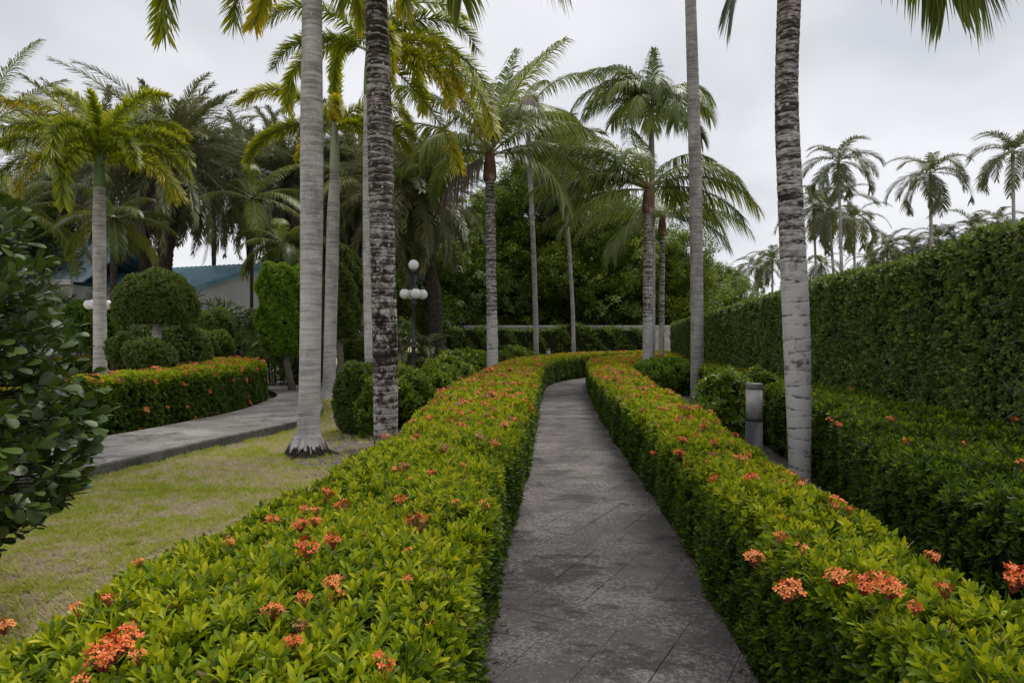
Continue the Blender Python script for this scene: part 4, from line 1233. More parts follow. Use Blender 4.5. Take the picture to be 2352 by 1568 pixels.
# T3
palm('foxtail_palm', 'slim pale palm with bright yellow-green crown behind the thick trunk', 18.5,
     [(753, 913, 38), (756, 880, 29), (759, 760, 28), (763, 600, 29), (766, 480, 28), (768, 415, 22), (769, 400, 20)],
     M['t_smooth'], 'foxtail', [(180, 55, 105, 2.8), (165, 30, 90, 2.6), (195, 15, 80, 2.5), (200, 62, 120, 3), (270, 82, 25, 2.0), (280, 45, 110, 2.2), (10, 55, 110, 2.6), (350, 25, 90, 2.4), (35, 40, 100, 2.4), (90, 60, 90, 2.4), (130, 40, 95, 2.6), (310, 10, 80, 2.2)],
     (1.5, 1.0, M['shaft_grey']), ring=.11, amp=.02, seed=6, flare=.2)
# T4
palm('foxtail_palm', 'pale palm trunk hidden behind the scarred trunk with drooping yellow-green fronds', 16.0,
     [(856, 950, 30), (852, 800, 30), (849, 600, 30), (848, 400, 29), (849, 240, 27)],
     M['t_smooth'], 'foxtail', [(2, -15, 65, 3.4), (350, -35, 50, 3.4), (8, 20, 110, 3.8), (345, 5, 90, 3.8), (0, 45, 120, 3.0), (12, 15, 95, 3.2), (350, 30, 118, 3.2), (340, 5, 80, 3.0), (170, 30, 110, 2.8), (190, 55, 120, 2.8), (200, 20, 100, 2.6), (30, 60, 110, 3), (60, 40, 110, 3), (90, 50, 100, 2.8), (270, 65, 110, 2.8), (300, 30, 110, 2.6), (130, 50, 110, 2.8), (5, 68, 110, 3.2)],
     (1.3, 1.0, M['shaft_green']), ring=.11, amp=.015, top_extra=.2, seed=7)
# T6
palm('foxtail_palm', 'left foxtail palm with arching yellow-green fronds over the orange-flowered hedge', 17.0,
     [(230, 900, 30), (230, 800, 28), (229, 650, 27), (228, 520, 28), (228, 430, 24)],
     M['t_smooth'], 'foxtail', [(180, 60, 125, 3.0), (190, 35, 100, 2.8), (172, 80, 85, 3.2), (200, 70, 95, 3.0), (0, 50, 125, 2.8), (8, 30, 115, 2.6), (265, 60, 200, 3.0), (278, 30, 150, 2.6), (225, 45, 140, 2.8), (320, 50, 140, 2.6), (205, 10, 85, 3.0), (335, 12, 88, 2.8), (150, 68, 120, 2.8), (110, 78, 80, 3.0), (60, 72, 95, 3.0), (345, 76, 95, 3.0), (40, 45, 110, 2.6), (295, 80, 90, 2.2), (240, 10, 95, 2.4)],
     (.8, 1.05, M['shaft_green']), ring=.10, amp=.018, seed=8)
# T7 middle ringed
palm('ringed_palm', 'middle ringed palm with whitewashed foot, brown crownshaft and wide feathery fronds', 20.0,
     [(1131, 900, 26), (1131, 790, 26), (1129, 700, 24), (1127, 550, 23), (1125, 415, 21)],
     M['t_ring_c'], 'coco', [(183, 8, 55, 3.6), (175, 38, 65, 4.2), (160, 58, 55, 4.6), (110, 70, 50, 4.4), (60, 74, 45, 4.6), (30, 64, 70, 4.2), (5, 50, 85, 3.4), (352, 22, 80, 3.2), (340, 5, 70, 2.8), (200, 70, 50, 4.4), (250, 60, 70, 3.8), (290, 45, 90, 3.2), (225, 20, 85, 3.2), (215, -20, 50, 2.0, True), (130, 30, 70, 3.4), (75, 84, 20, 3.4), (190, 55, 70, 4.4), (330, 66, 60, 4.0)],
     (.95, 1.35, M['shaft_brown']), ring=.10, amp=.05, sides=20, dz=.025, seed=9)
# T10 ringed right
palm('ringed_palm', 'ringed palm with long arching fronds at the outer edge of the right hedge', 22.0,
     [(1486, 900, 22), (1487, 800, 22), (1488, 650, 22), (1489, 490, 20)],
     M['t_ring_c'], 'coco', [(180, 18, 62, 3.8), (172, 42, 75, 4.0), (185, 0, 45, 3.6), (165, 60, 90, 3.6), (0, 22, 70, 3.8), (8, 45, 95, 3.6), (350, 5, 70, 3.2), (30, 60, 70, 3.4), (200, 30, 80, 3.4), (100, 75, 50, 3), (60, 40, 90, 3.), (240, 50, 80, 3), (130, 50, 70, 3.), (190, 55, 85, 4.0), (178, 28, 70, 4.0), (210, 5, 60, 3.4), (340, 35, 95, 3.4), (15, 8, 60, 3.4)],
     (1.0, 1.3, M['shaft_brown']), ring=.10, amp=.05, sides=18, dz=.03, seed=10)
palm('pale_palm', 'pale slim palm close behind the ringed palm with a higher green crown', 25.0,
     [(1498, 850, 14), (1498, 600, 14), (1497, 380, 14), (1496, 300, 13)],
     M['t_thin'], 'coco', [(180, 50, 110, 3.4), (170, 70, 95, 3.6), (188, 25, 90, 3.2), (200, 60, 110, 3.2), (155, 55, 110, 3.2), (265, 55, 160, 3.2), (240, 30, 110, 3), (285, 20, 110, 3), (255, 0, 80, 2.6), (225, 45, 125, 3.2), (310, 40, 130, 3), (90, 87, 5, 2.4), (0, 40, 100, 2.6), (20, 15, 80, 2.6), (350, 60, 120, 2.6), (290, 40, 100, 2.6), (120, 40, 80, 2.6), (215, 72, 110, 3)],
     (1.0, 1.2, M['shaft_grey']), ring=.15, amp=.02, sides=14, seed=11)
palm('ringed_palm', 'thin dark ringed palm right of the ringed palm with long fronds', 27.0,
     [(1519, 840, 14), (1520, 700, 13), (1521, 540, 13)],
     M['t_ring_c'], 'coco', [(180, 20, 70, 3.6), (175, 45, 85, 3.4), (0, 25, 75, 3.6), (10, 55, 80, 3.4), (345, 5, 60, 3.2), (200, 0, 70, 3), (90, 60, 60, 3), (30, 40, 85, 3.2), (240, 20, 90, 2.8), (300, 40, 90, 2.8)],
     (.9, 1.4, M['shaft_brown']), ring=.12, amp=.05, sides=14, seed=12)
# T8, T9 slim
palm('slim_palm', 'slim white palm trunk right of the middle ringed palm with a hanging grey dead frond', 30.0,
     [(1232, 850, 12), (1230, 720, 12), (1225, 560, 11), (1218, 420, 11), (1213, 300, 10)],
     M['t_thin'], 'coco', [(180, 60, 100, 3), (0, 62, 75, 4.2), (20, 30, 90, 3.2), (200, 10, 80, 3, True), (340, 5, 80, 3.2), (270, 30, 120, 3, True), (300, 10, 100, 2.8), (90, 60, 70, 3), (150, 20, 90, 3), (60, 70, 60, 3)],
     (1.1, 1.2, M['t_thin']), ring=.2, amp=.03, sides=10, dz=.06, seed=13)
palm('slim_palm', 'thinnest white palm trunk standing before the dark trees near the path bend', 33.0,
     [(1318, 840, 9), (1316, 720, 9), (1308, 580, 8.5), (1300, 470, 8), (1294, 400, 8)],
     M['t_thin'], 'areca', ring_fronds(13, 70, -10, 90, 90, 3.0, 14), (1.0, 1.2, M['shaft_brown']), ring=.2, amp=.03, sides=10, dz=.06, seed=14)
palm('slim_palm', 'thin ringed palm trunk seen between the column tree and the scarred trunk', 30.0,
     [(835, 860, 14), (834, 740, 13), (836, 620, 13), (838, 470, 12)],
     M['t_ring_c'], 'coco', ring_fronds(12, 65, -5, 70, 90, 3.2, 15), (.8, 1.3, M['shaft_brown']), ring=.12, amp=.05, sides=12, dz=.05, seed=15)

# date palms with skirts of drooping fronds
def date_palm(label, Y, cx, cyp, base_x, tw_, L, n, seed, lo=-45):
    fr = ring_fronds(int(n * 1.2), 62, lo, 40, 65, L, seed) + ring_fronds(int(n * .6), 70, 15, 45, 65, L * .92, seed + 500, 60)
    r = random.Random(seed)
    fr += [(r.uniform(0, 360), -60, 25, L * .7, True) for _ in range(5)]
    return palm('date_palm', label, Y, [(base_x, 900, tw_ * 1.1), (base_x, 700, tw_), (cx, cyp, tw_ * 1.15)], M['darkbark'], 'phoenix', fr, None,
         ring=.14, amp=.12, sides=14, dz=.05, seed=seed)
date_palm('large grey-green date palm with drooping fronds behind the dome-clipped tree', 25.0, 395, 350, 372, 32, 4.0, 52, 21, lo=-62)
date_palm('date palm with its dark trunk left of the large grey-green date palm', 27.0, 315, 400, 345, 24, 3.6, 34, 22, lo=-55)
date_palm('date palm with a full drooping skirt behind the globe lamp', 25.0, 955, 430, 1000, 30, 3.6, 52, 23, lo=-66)
date_palm('dark date palm behind the lime block tree', 31.0, 660, 400, 655, 26, 4.0, 42, 24, lo=-60)
date_palm('greyish date palm between the two pale trunks and the scarred trunk', 33.0, 815, 380, 812, 22, 3.8, 40, 25, lo=-60)
date_palm('far dark date palm over the white gable', 34.0, 560, 400, 578, 9, 4.0, 38, 26, lo=-60)
date_palm('dark date palm over the left roof', 33.0, 150, 360, 155, 16, 4.2, 40, 27, lo=-60)
date_palm('date palm deep in shade between the grey-green date palm and the gable roof', 36.0, 490, 395, 492, 9, 4.2, 40, 33, lo=-40)
date_palm('date palm showing behind the left foxtail crown', 30.0, 235, 345, 238, 14, 4.0, 40, 34, lo=-60)
date_palm('date palm filling the gap between the two pale trunks', 36.0, 735, 430, 738, 12, 4.2, 40, 35, lo=-60)
palm('feather_palm', 'dark thin-leaved palm leaning in at the upper left edge', 19.0, [(-90, 900, 24), (-80, 600, 22), (-60, 330, 20)], M['darkbark'], 'fine',
     [(0, 70, 40, 3.6), (355, 50, 50, 3.4), (20, 30, 70, 3.4), (340, 15, 60, 3.2), (60, 60, 60, 3.4), (100, 70, 50, 3), (200, 50, 60, 3), (280, 50, 70, 3), (0, 5, 60, 3)], None, ring=.12, amp=.05, sides=12, seed=28)
palm('feather_palm', 'dark feather palm low at the far left behind the round-leaved bush', 24.0, [(30, 900, 16), (35, 600, 14), (40, 480, 14)], M['darkbark'], 'fine',
     ring_fronds(15, 70, -20, 60, 80, 3.4, 29), None, ring=.12, amp=.05, sides=12, seed=29)
palm('feather_palm', 'dark slim palm in front of the white gable wall', 26.0, [(577, 860, 9), (578, 700, 8), (579, 455, 8)], M['darkbark'], 'fine',
     ring_fronds(11, 60, -20, 60, 80, 3.0, 30), None, ring=.12, amp=.05, sides=10, seed=30)
palm('feather_palm', 'small dark palm trunk right of the left foxtail trunk', 21.0, [(262, 860, 15), (260, 700, 14), (262, 500, 15)], M['darkbark'], 'fine',
     ring_fronds(12, 55, -10, 60, 80, 2.0, 31), None, ring=.12, amp=.06, sides=12, seed=31)
palm('feather_palm', 'low green palm whose fronds spread before the thick pale trunk on the left', 24.0, [(650, 860, 14), (650, 700, 14), (650, 560, 14)], M['darkbark'], 'fine',
     ring_fronds(13, 65, 0, 80, 100, 2.0, 32), None, ring=.12, amp=.06, sides=12, seed=32)

# far slim palms beyond the hedge wall
fars = [(1925, 372, 1938, 8, 2.7, 44, 'tallest far palm just right of the scarred right-hand trunk'),
        (1903, 480, 1922, 7, 2.9, 47, 'far palm with a drooping crown below and left of the tallest far palm'),
        (1960, 500, 1965, 6, 2.6, 52, 'far palm crowded behind the right of the tallest far palm'),
        (1868, 470, 1878, 6, 2.8, 50, 'far palm half hidden behind the scarred right-hand trunk'),
        (2136, 400, 2142, 8, 2.9, 44, 'far palm standing alone against the sky in the middle of the hedge top'),
        (2325, 352, 2334, 8, 2.8, 42, 'far palm against the sky at the right edge'),
        (2038, 560, 2040, 5, 2.6, 60, 'short far palm left of the lone far palm above the hedge'),
        (2155, 545, 2155, 5, 2.6, 58, 'short far palm just right of the lone far palm trunk'),
        (2235, 520, 2240, 5, 2.6, 56, 'bushy far palm between the lone far palm and the right edge palm'),
        (2290, 505, 2292, 5, 2.4, 58, 'small far palm under the right edge palm'),
        (2095, 560, 2098, 5, 2.4, 62, 'small pale far palm close behind the hedge left of the lone palm trunk'),
        (1772, 590, 1775, 5, 2.8, 68, 'far palm just left of the scarred right-hand trunk above the hedge'),
        (1738, 605, 1741, 5, 2.8, 72, 'yellowish far palm third in the small far row left of the scarred trunk'),
        (1697, 630, 1697, 5, 2.6, 80, 'smallest far palm at the end of the tall hedge'),
        (1885, 600, 1885, 5, 2.4, 70, 'low far palm under the crowded far palms'),
        (1998, 590, 2000, 5, 2.5, 66, 'low far palm above the middle of the hedge wall')]
for k, (cx, cyp, bx, tw_, L_, Y, lab) in enumerate(fars):
    palm('far_palm', lab, Y, [(bx, 860, tw_ * 1.2), ((bx * 2 + cx) / 3, 640, tw_), (cx + 1, cyp + 18, tw_ * .8)], M['t_thin'], 'areca',
         ring_fronds(18 if L_ > 2.5 else 14, 76, -40, 105, 90, L_ * 1.12, 40 + k, 30 * k), (.7, 1.3, M['shaft_green']), ring=.3, amp=.02, sides=8, dz=.25, seed=40 + k,
         group='slim far palms beyond the hedge wall')

# ================================================================== BROADLEAF TREES
def bl_tree(label, x, Y, h, r, n, seed, tint=.45, s=1.0, trunk_r=.22, low=.25, protos=TC, shape=None, name='broadleaf_tree'):
    rr = np.random.default_rng(seed)
    root = thing(name, label, 'tree', (x, Y, 0))
    mb = MB()
    blobs = []
    nb = 11
    for k in range(nb):
        a = k * 2.4 + rr.uniform(-.4, .4); q = (k + .5) / nb
        zz = h * (low + (1 - low) * q * .88)
        rad = r * .62 * math.sqrt(max(.05, 1 - (q * 1.02 - .35) ** 2 / .6)) * rr.uniform(.6, 1.1)
        c = np.array([math.cos(a) * rad, math.sin(a) * rad, zz])
        blobs.append((c, r * rr.uniform(.36, .55)))
        st = np.array([0, 0, max(.4, zz * .55)])
        mb.tube([st, (st + c) / 2 + rr.normal(size=3) * .2 + np.array([0, 0, .15]), c], [trunk_r * .5, trunk_r * .3, trunk_r * .12], 6)
    mb.build('limb', M['darkbark'], root, True)
    m2 = MB(); m2.tube([(0, 0, 0), (.1, 0, h * .3), (-.1, .1, h * .6), (0, 0, h * .85)], [trunk_r * 1.2, trunk_r, trunk_r * .7, trunk_r * .25], 10)
    m2.build('trunk', M['darkbark'], root, True)
    P = []; Tn = []
    for c, br in blobs:
        m = int(n * 1.5 / nb); d = rr.normal(size=(m, 3)); d /= np.linalg.norm(d, axis=1)[:, None]
        rad = br * rr.uniform(.25, 1, m) ** .45
        p = c + d * rad[:, None] * np.array([1.15, 1.15, .8])
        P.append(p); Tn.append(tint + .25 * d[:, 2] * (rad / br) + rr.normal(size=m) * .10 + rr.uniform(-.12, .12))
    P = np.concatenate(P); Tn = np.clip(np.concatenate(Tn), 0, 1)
    ok = P[:, 2] > .3; P, Tn = P[ok], Tn[ok]
    D = rr.normal(size=P.shape) * .5; D[:, 2] += 1
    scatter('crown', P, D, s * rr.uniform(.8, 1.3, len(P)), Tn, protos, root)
    return root
def at(px, Y): return (px - 1176) * Y / FPX
bts = [(1030, 44, 8.5, 4.0, 900, .42, 'dark tree behind the date palm skirt near the wall end'),
       (1110, 47, 12.0, 4.2, 1000, .40, 'dark tall tree behind the middle ringed palm'),
       (1195, 50, 14.5, 4.6, 1300, .52, 'tall bright-topped tree behind the slim white palm'),
       (1265, 47, 17.0, 3.6, 1200, .56, 'highest leafy tree showing above the slim palms'),
       (1330, 50, 15.5, 4.4, 1100, .44, 'dark leafy tree behind the arching fronds near the path bend'),
       (1400, 45, 10.5, 4.4, 1000, .38, 'dark spreading tree behind the wall right of the path bend'),
       (1470, 49, 11.0, 4.2, 900, .36, 'dark tree behind the ringed palm pair'),
       (1560, 44, 8.2, 3.4, 900, .60, 'bright green tree between the ringed palms and the tall slim trunk'),
       (1640, 50, 7.0, 3.2, 700, .50, 'low green tree at the far end of the tall hedge'),
       (1240, 46, 6.0, 3.0, 500, .34, 'dark understorey tree just over the wall below the slim palm'),
       (1355, 46.5, 6.2, 3.2, 550, .34, 'dark understorey tree just over the wall at the path bend'),
       (1455, 46.5, 6.0, 3.0, 500, .32, 'dark understorey tree just over the wall behind the ringed palm'),
       (1130, 46.5, 6.0, 3.0, 500, .34, 'dark understorey tree just over the wall behind the middle palm'),
       (910, 40, 11.0, 4.0, 900, .30, 'dark tree behind the scarred trunk'),
       (760, 42, 12.0, 4.6, 1100, .30, 'dark tree behind the column tree'),
       (715, 44, 12.5, 3.6, 1000, .30, 'dark tree behind the lime block tree'),
       (90, 36, 10.0, 4.4, 1100, .30, 'dark tree at the far left behind the round-leaved bush'),
       (-60, 30, 9, 4.2, 900, .30, 'dark tree outside the left edge behind the lamp'),
       (1900, 66, 7.5, 4.2, 700, .34, 'low distant tree under the tallest far palm'),
       (2030, 62, 8.8, 4.2, 700, .34, 'low distant tree showing over the middle of the hedge wall'),
       (2190, 60, 10.6, 4.4, 800, .34, 'distant tree between the lone far palm and the right edge palm'),
       (2320, 58, 11.6, 4.2, 800, .34, 'distant tree over the hedge wall at the right edge')]
for k, (px, Y, h, r_t, n, tn, lab) in enumerate(bts):
    bl_tree(lab, at(px, Y), Y, h, r_t, n, 200 + k, tn + .12, s=1.0)

# understorey fan palms on the left
for k, (px, Y, hh, n, lab) in enumerate([(470, 24, 2.9, 120, 'dark fan palm clump under the white gable wall'), (540, 23.5, 2.6, 130, 'dark fan palm clump right of the clipped balls'),
                                    (600, 25, 2.5, 120, 'dark fan palm clump beside the lime block tree'), (640, 22.0, 1.7, 90, 'fan palm clump at the foot of the lime block tree'),
                                    (420, 26, 2.7, 90, 'dark fan palm clump behind the dome-clipped tree'), (170, 25, 3.2, 120, 'dark fan palm clump below the left roof'),
                                    (90, 22, 3.0, 120, 'dark fan palm clump behind the round-leaved bush'), (240, 27, 2.6, 90, 'dark fan palm clump behind the left lamp'), (318, 22, 2.3, 120, 'dark fan palm clump between the left lamp and the dome-clipped tree'),
                                    (915, 33, 2.4, 110, 'dark fan palm clump behind the globe lamp'), (800, 30, 2.4, 110, 'dark fan palm clump behind the green column tree')]):
    root = thing('fan_palm_clump', lab, 'palm clump', (at(px, Y), Y, 0))
    mb = MB(); r = np.random.default_rng(300 + k); P = []; D = []
    for j in range(26):
        a = r.uniform(0, 6.28); rr = r.uniform(.1, .8); ht_ = hh * r.uniform(.45, 1)
        b = np.array([math.cos(a) * rr, math.sin(a) * rr * .6, 0]); tpt = b * 1.25 + np.array([0, 0, ht_])
        mb.tube([b, tpt], [.014, .010], 5, cap=False)
        for q in range(max(2, n // 22)):
            aa = r.uniform(0, 6.28); e = r.uniform(-.2, 1.1)
            d = np.array([math.cos(aa) * math.cos(e), math.sin(aa) * math.cos(e), math.sin(e)])
            P.append(tpt + d * .33 - np.array([0, 0, r.uniform(0, .5)])); D.append(d)
    mb.build('stem', M['darkbark'], root)
    scatter('leaves', np.array(P), np.array(D), r.uniform(.9, 1.4, len(P)), r.uniform(.25, .75, len(P)), FAN, root)
# feathery bright plant by the lamp
x = at(925, 19)
for (px, Y, n, lab) in [(915, 19, 15, 'bright feathery-leaved plant at the foot of the globe lamp'), (975, 22, 13, 'feathery-leaved plant right of the globe lamp in front of the column tree')]:
    x = at(px, Y)
    root = thing('feather_plant', lab, 'plant', (x, Y, 0))
    for k in range(n):
        me = get_frond('areca', [70, 45, 20, 60][k % 4], 80, 1.5, False, k % 2)
        o = obj('frond', me, root, (random.uniform(-.15, .15), random.uniform(-.15, .15), .3 + 1.3 * k / n), (0, 0, R_(k * 137)), random.uniform(.55, .75))
    mb = MB(); mb.tube([(0, 0, 0), (0.03, 0, .9), (0, 0, 1.7)], [.05, .04, .03], 8); mb.build('stem', M['darkbark'], root)

# ================================================================== BUILDINGS, WALL
def roofmat(name, c0):
    m, t, p, o = newmat(name)
    co = coord(t)
    n = noise(t, co, 1.5, 5, .6)
    t.links.new(ramp(t, n, [(.35, tuple(q * .8 for q in c0)), (.65, tuple(min(1, q * 1.15) for q in c0))]), p.inputs['Base Color'])
    p.inputs['Roughness'].default_value = .4
    return m
M['blue'] = roofmat('blue_roof_sheet', (0.28, 0.56, 0.72))
M['blue2'] = roofmat('pale_blue_roof_sheet', (0.40, 0.50, 0.60))
M['plaster'] = plain('white_plaster', (0.82, 0.80, 0.78), .8, var=.08, scale=1.5)
M['whiteframe'] = plain('white_painted_frame', (0.62, 0.62, 0.62), .5, var=.05)
M['win'] = plain('window_glass', (0.05, 0.075, 0.085), .12, var=.2)
M['teal'] = plain('teal_panel', (0.05, 0.24, 0.26), .5, var=.2)

def ribbed_roof(parent, o0, along, down, length, slope, mat, pitch=.32, name='roof'):
    """o0 ridge start; along unit vector of the ridge; down vector (not unit) to the eave"""
    o0, along, down = map(np.array, (o0, along, down)); nrm = np.cross(down, along); nrm = nrm / np.linalg.norm(nrm)
    if nrm[2] < 0: nrm = -nrm
    mb = MB(); n = int(length / pitch); V = []
    for i in range(n + 1):
        for q, h in ((0, 0), (.78, 0), (.84, .06), (.94, .06)):
            p = o0 + along * ((i + q) * pitch) + nrm * h
            V += [p, p + down]
    m = len(V) // 2
    mb.add(V, [(2 * i, 2 * i + 1, 2 * i + 3, 2 * i + 2) for i in range(m - 1)])
    o = mb.build(name, mat, parent)
    sol = o.modifiers.new('t', 'SOLIDIFY'); sol.thickness = .05; sol.offset = -1
    return o
def prism(poly, thick_vec, name, mat, parent):
    a = [np.array(p, float) for p in poly]; b = [p + np.array(thick_vec) for p in a]; n = len(a)
    mb = MB(); mb.add(a + b, [tuple(range(n)), tuple(range(2 * n - 1, n - 1, -1))] + [(i, (i + 1) % n, n + (i + 1) % n, n + i) for i in range(n)])
    return mb.build(name, mat, parent)
# gable house
bx = thing('house', 'house with bright blue ribbed roof and white gable wall beyond the garden', 'house', (0, 0, 0))
v = np.array([.36, .933, 0]); rd = np.array([-.933, .36, 0])
Rg = np.array([-12.3, 34.5, 5.45]); 
E1 = Rg - v * 4.6 + np.array([0, 0, -1.42]); E2 = Rg + v * 4.6 + np.array([0, 0, -1.42])
ov = -rd * .35
ribbed_roof(bx, Rg + ov, rd, E1 - Rg - v * .3 + np.array([0, 0, -.09]), 15, 1, M['blue'])
ribbed_roof(bx, Rg + ov, rd, E2 - Rg + v * .3 + np.array([0, 0, -.09]), 15, 1, M['blue'])
g0 = np.array([0, 0, -.10])
prism([(E1[0], E1[1], 0), (E2[0], E2[1], 0), E2 + g0, Rg + g0, E1 + g0], rd * .25, 'gable_wall', M['plaster'], bx)
F1 = E1 + rd * 14
prism([(E1[0], E1[1], 0), E1 + g0 - [0, 0, .02], (F1[0], F1[1], E1[2] - .12), (F1[0], F1[1], 0)], v * .25 + rd * 0.004, 'side_wall', M['plaster'], bx)
prism([Rg + ov + [0, 0, .05], E1 + ov - v * .32 + [0, 0, -.05], E1 + ov - v * .32 + [0, 0, -.25], Rg + ov + [0, 0, -.16]], -rd * -.03, 'verge_board', M['blue'], bx)
# long pale-blue roofed house at the far left
h2 = thing('house', 'pale blue roofed house half hidden by the left palms', 'house', (-20, 30, 0))
ribbed_roof(h2, (-7.5, 4.2, 6.7), (1, 0, 0), (0, -4.6, -2.55), 8.6, 1, M['blue2'], .5)
ribbed_roof(h2, (-7.5, 4.2, 6.7), (1, 0, 0), (0, 4.6, -2.55), 8.6, 1, M['blue2'], .5)
mb = MB(); mb.box(-7.3, .7, .02, 8.4, 0, 4.05); mb.build('wall', M['plaster'], h2)
mb = MB(); mb.box(-7.5, 1.0, -.62, -.42, 4.0, 4.22); mb.build('gutter', M['whiteframe'], h2)
for k in range(5):
    x0 = -6.8 + 1.45 * k
    mb = MB()
    for (a, b, c, d) in ((x0, x0 + 1.15, 2.2, 2.27), (x0, x0 + 1.15, 3.63, 3.7), (x0, x0 + .07, 2.27, 3.63), (x0 + 1.08, x0 + 1.15, 2.27, 3.63)):
        mb.box(a, b, -.06, .015, c, d)
    for q in (1, 2, 3): mb.box(x0 + .07, x0 + 1.08, -.04, .0, 2.27 + q * .34 - .02, 2.27 + q * .34 + .02)
    fr = mb.build('window', M['whiteframe'], h2)
    mb = MB(); mb.box(x0 + .06, x0 + 1.09, -.012, .012, 2.26, 3.64); mb.build('pane', M['win'], fr)
mb = MB(); mb.box(-3.0, 1.4, -1.4, -1.2, .3, 2.0); mb.build('awning_panel', M['teal'], h2)

# far concrete wall
wl = thing('garden_wall', 'weathered concrete garden wall with a flat coping beyond the far hedge', 'wall', (3, 41, 0))
mb = MB(); mb.box(-7.75, 10, 0, .25, 0, 2.38); mb.build('wall_face', M['wall'], wl)
mb = MB(); mb.box(-7.8, 10.05, -.08, .33, 2.382, 2.52); mb.build('coping', M['wall'], wl)
for k in range(6):
    x0 = -7.74 + 3 * k; mb = MB(); mb.box(x0, x0 + .35, -.10, -.002, 0, 2.38); mb.build('pilaster', M['wall'], wl)

# ================================================================== LAMPS
def sphere_prof(r, n=12):
    return [(max(.001, r * math.sin(math.pi * i / n)), -r * math.cos(math.pi * i / n)) for i in range(n + 1)]
def lamp(label, x, Y, ztop, rot=0):
    root = thing('globe_lamp', label, 'street lamp', (x, Y, 0), 'globe lamps in the garden')
    R = .138; zt = ztop - R; zl = zt - .76
    mb = MB()
    mb.lathe([(.11, 0), (.11, .12), (.08, .16), (.075, .5), (.055, .54), (.055, 1.35), (.072, 1.38), (.072, 1.42), (.05, 1.46), (.068, 1.5), (.068, 1.55), (.04, 1.62), (.036, zl - .30), (.06, zl - .28), (.085, zl - .22), (.05, zl - .17), (.028, zl - .15), (.026, zt - .22), (.05, zt - .21), (.062, zt - R - .01), (.05, zt - R + .02)], 16)
    mb.build('pole', M['metal'], root, True)
    m2 = MB(); m2.lathe(sphere_prof(R), 20); gl = m2.mesh('globe', M['opal'], True)
    obj('globe', gl, root, (0, 0, zt))
    for k in range(4):
        a = R_(rot + 90 * k); d = np.array([math.cos(a), math.sin(a), 0]); rad = .235
        m3 = MB()
        pts = [np.array([0, 0, zl - .05])]
        for q in range(13):
            th = math.pi * (q / 12) * 1.15
            pts.append(d * (.03 + rad * (q / 12)) + np.array([0, 0, zl + .12 + .38 * math.sin(th)]))
        pts[-1] = d * rad + np.array([0, 0, zl + R + .06])
        m3.tube(pts, .012, 6)
        # scroll ring
        sc_ = [d * (.19 + .075 * math.cos(u)) + np.array([0, 0, zl + .36 + .075 * math.sin(u)]) for u in np.linspace(0, 5.6, 16)]
        m3.tube(sc_, .008, 5)
        m3.lathe([(.055, -.0), (.065, .03), (.04, .06), (.02, .09)], 12, c=tuple(d * rad + np.array([0, 0, zl + R - .02])))
        m3.build('arm', M['metal'], root, True)
        obj('globe', gl, root, tuple(d * rad + np.array([0, 0, zl])), sc=.98)
    return root
lamp('dark lamp post with five white globes right of the scarred trunk', at(950, 17.8), 17.8, 3.68, 22)
lamp('lamp post with white globes mostly hidden behind the left foxtail trunk', at(226, 18.6), 18.6, 3.45, 8)

def bollard(label, x, Y, h, r):
    root = thing('bollard_light', label, 'bollard light', (x, Y, 0))
    s = h / 1.11
    mb = MB(); mb.lathe([(r * 1.15, 0), (r * 1.15, .02), (r, .025), (r, h - .395)], 28); mb.build('post', M['bollard'], root, True)
    mb = MB(); mb.lathe([(r * 1.0, h - .393), (r * 1.03, h - .39), (r * 1.03, h - .365), (r * .99, h - .362)], 28); mb.build('ring', M['black'], root, True)
    mb = MB(); mb.lathe([(r * .98, h - .36), (r * .98, h - .062)], 28); g = mb.build('diffuser', M['frost'], root, True)
    mb = MB(); mb.lathe([(r * 1.02, h - .06), (r * 1.03, h - .05), (r * 1.03, h - .006), (r * .98, h)], 28); mb.build('cap', M['bollard_cap'], root, True)
    mb = MB(); mb.box(-r * .10, r * .10, -r * 1.0, -r * .95, h - .28, h - .18); mb.build('bulb_shield', M['frost'], root)
    return root
bollard('grey bollard light with clouded glass head beside the right hedge', at(1732, 7.2), 7.2, 1.11, .087)
bollard('tiny grey bollard light at the far bend of the hedges', at(1259, 27), 27, 1.25, .085)

# ================================================================== LAWN GRASS AND LITTER
def tuft(seed):
    r = np.random.default_rng(seed); mb = MB()
    for k in range(9):
        a = r.uniform(0, 6.28); e = R_(r.uniform(5, 60)); l = r.uniform(.02, .055)
        d = np.array([math.cos(a) * math.cos(e), math.sin(a) * math.cos(e), math.sin(e)]); s_ = np.cross(d, [0, 0, 1.]); s_ /= np.linalg.norm(s_)
        b = np.array([r.uniform(-.014, .014), r.uniform(-.014, .014), 0])
        mb.add([b + s_ * .0022, b - s_ * .0022, b + d * l * .6 + s_ * .0016, b + d * l + np.array([0, 0, -.004])], [(0, 1, 2), (1, 3, 2)], 0, float(r.uniform(0, 1)))
    return proto('grass_tuft', mb, M['blade'])
TU = [tuft(400 + k) for k in range(4)]
r = np.random.default_rng(77); PP = []
edge = resample(W_OUT, 200)
def lawn_pts(n, y0, y1, x0, x1):
    p = np.stack([r.uniform(x0, x1, n), r.uniform(y0, y1, n)], 1)
    xo = np.interp(p[:, 1], edge[:150, 1], edge[:150, 0]); xi = np.interp(p[:, 1], [q[1] for q in L_OUT], [q[0] for q in L_OUT])
    return p[(p[:, 0] > xo + .02) & (p[:, 0] < xi - .05)]
PA = np.concatenate([lawn_pts(90000, 1.5, 7.0, -5.2, -.9), lawn_pts(42000, 7.0, 12.5, -4.7, -.9), lawn_pts(20000, 12.5, 21, -6, -2.2)])
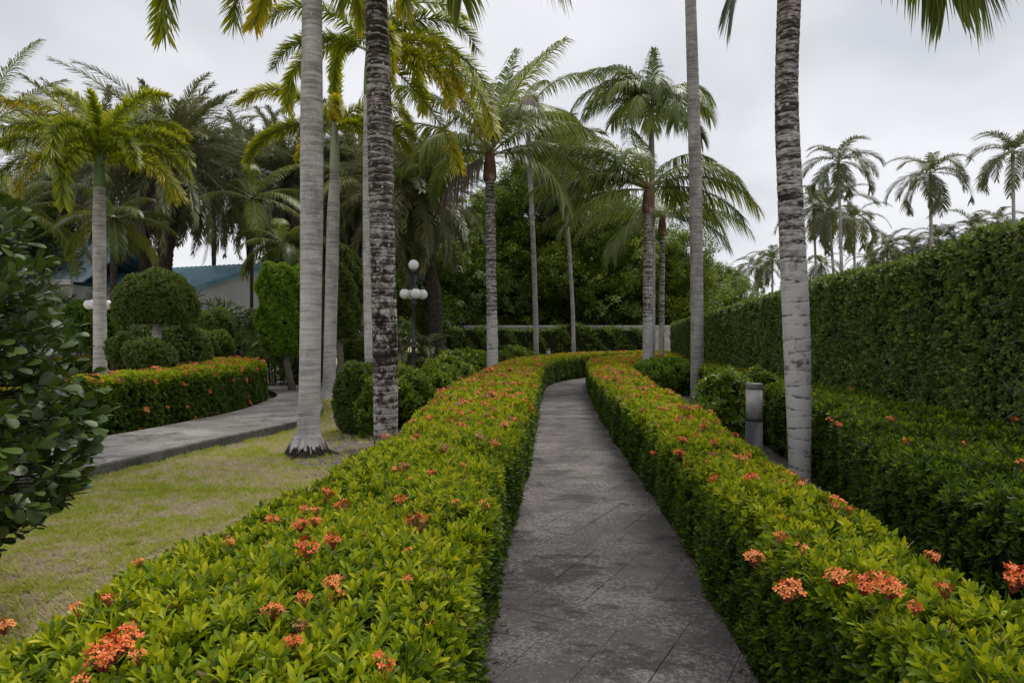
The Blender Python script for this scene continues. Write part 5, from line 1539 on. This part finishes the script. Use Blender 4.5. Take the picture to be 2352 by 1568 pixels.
def vnoise(p, f, sd):
    g = np.random.default_rng(sd).uniform(0, 1, (64, 64)); q = p * f; i = np.floor(q).astype(int); t = q - i; t = t * t * (3 - 2 * t)
    a = g[i[:, 0] % 64, i[:, 1] % 64]; b = g[(i[:, 0] + 1) % 64, i[:, 1] % 64]; c = g[i[:, 0] % 64, (i[:, 1] + 1) % 64]; d = g[(i[:, 0] + 1) % 64, (i[:, 1] + 1) % 64]
    return (a * (1 - t[:, 0]) + b * t[:, 0]) * (1 - t[:, 1]) + (c * (1 - t[:, 0]) + d * t[:, 0]) * t[:, 1]
gr = .28 * vnoise(PA + 50, 1.3, 1) + .34 * vnoise(PA + 50, 4, 2) + .38 * vnoise(PA + 50, 13, 3)
bare = np.hypot((PA[:, 0] + 2.1) / 1.0, (PA[:, 1] - 9.7) / 1.5) < 1
keep = (r.uniform(0, 1, len(PA)) < (-.25 + 1.5 * gr)) & ~(bare & (r.uniform(0, 1, len(PA)) < .93))
PA, gr = PA[keep], gr[keep]
ke = edge[(edge[:, 1] > 3) & (edge[:, 1] < 20)]; ii = r.integers(0, len(ke) - 1, 5200); fr_ = r.uniform(0, 1, 5200)[:, None]
KE = ke[ii] * (1 - fr_) + ke[ii + 1] * fr_ + np.stack([np.abs(r.normal(size=5200)) * .05 + .01, r.normal(size=5200) * .02], 1)
KE = KE[vnoise(KE + 50, 2.2, 9) > .38]
wild = lawn_pts(1500, 2.0, 12, -5, -.9)
nk = len(KE) + len(wild)
PA = np.concatenate([PA, KE, wild]); gr = np.concatenate([gr, r.uniform(.5, .8, nk)])
tint = np.clip((gr - .5) * 2.8 + .47 + r.normal(size=len(PA)) * .30, 0, 1)
D = r.normal(size=(len(PA), 3)) * .15; D[:, 2] = 1
sz = np.where(PA[:, 1] < 7, 1.0, 1.5) * r.uniform(.7, 1.4, len(PA)); sz[-nk:] = r.uniform(1.3, 2.6, nk)
scatter('grass', np.concatenate([PA, np.full((len(PA), 1), .002)], 1), D, sz, tint, TU)
# fallen dry leaves
mb = MB()
for k in range(620):
    if k < 240: p = lawn_pts(1, 2, 12, -5, -1)
    else:
        yy = r.uniform(2, 14); i = int(np.argmin(abs(pa[:, 1] - yy))); sd = r.random() < .5
        p = np.array([[pa[i, 0] + r.uniform(.0, .10) if sd else pb[i, 0] - r.uniform(.0, .10), yy]])
    if len(p) == 0: continue
    z = .012 if k < 240 else .034
    a = r.uniform(0, 6.28); d = np.array([math.cos(a), math.sin(a), r.uniform(-.1, .2)]); d, s_, u_ = frame(d)
    V, F_ = leaf_verts(r.uniform(.02, .045), r.uniform(.008, .016), np.array([p[0, 0], p[0, 1], z]), d, s_, u_, .2, -.1, ST2)
    mb.add(V, F_, 0, float(r.random()))
o = mb.build('leaf_litter', plain('dry_litter', (.16, .105, .06), .8, var=.5, scale=40)); tag(o, kind='stuff')
print('objects', len(scene.objects))
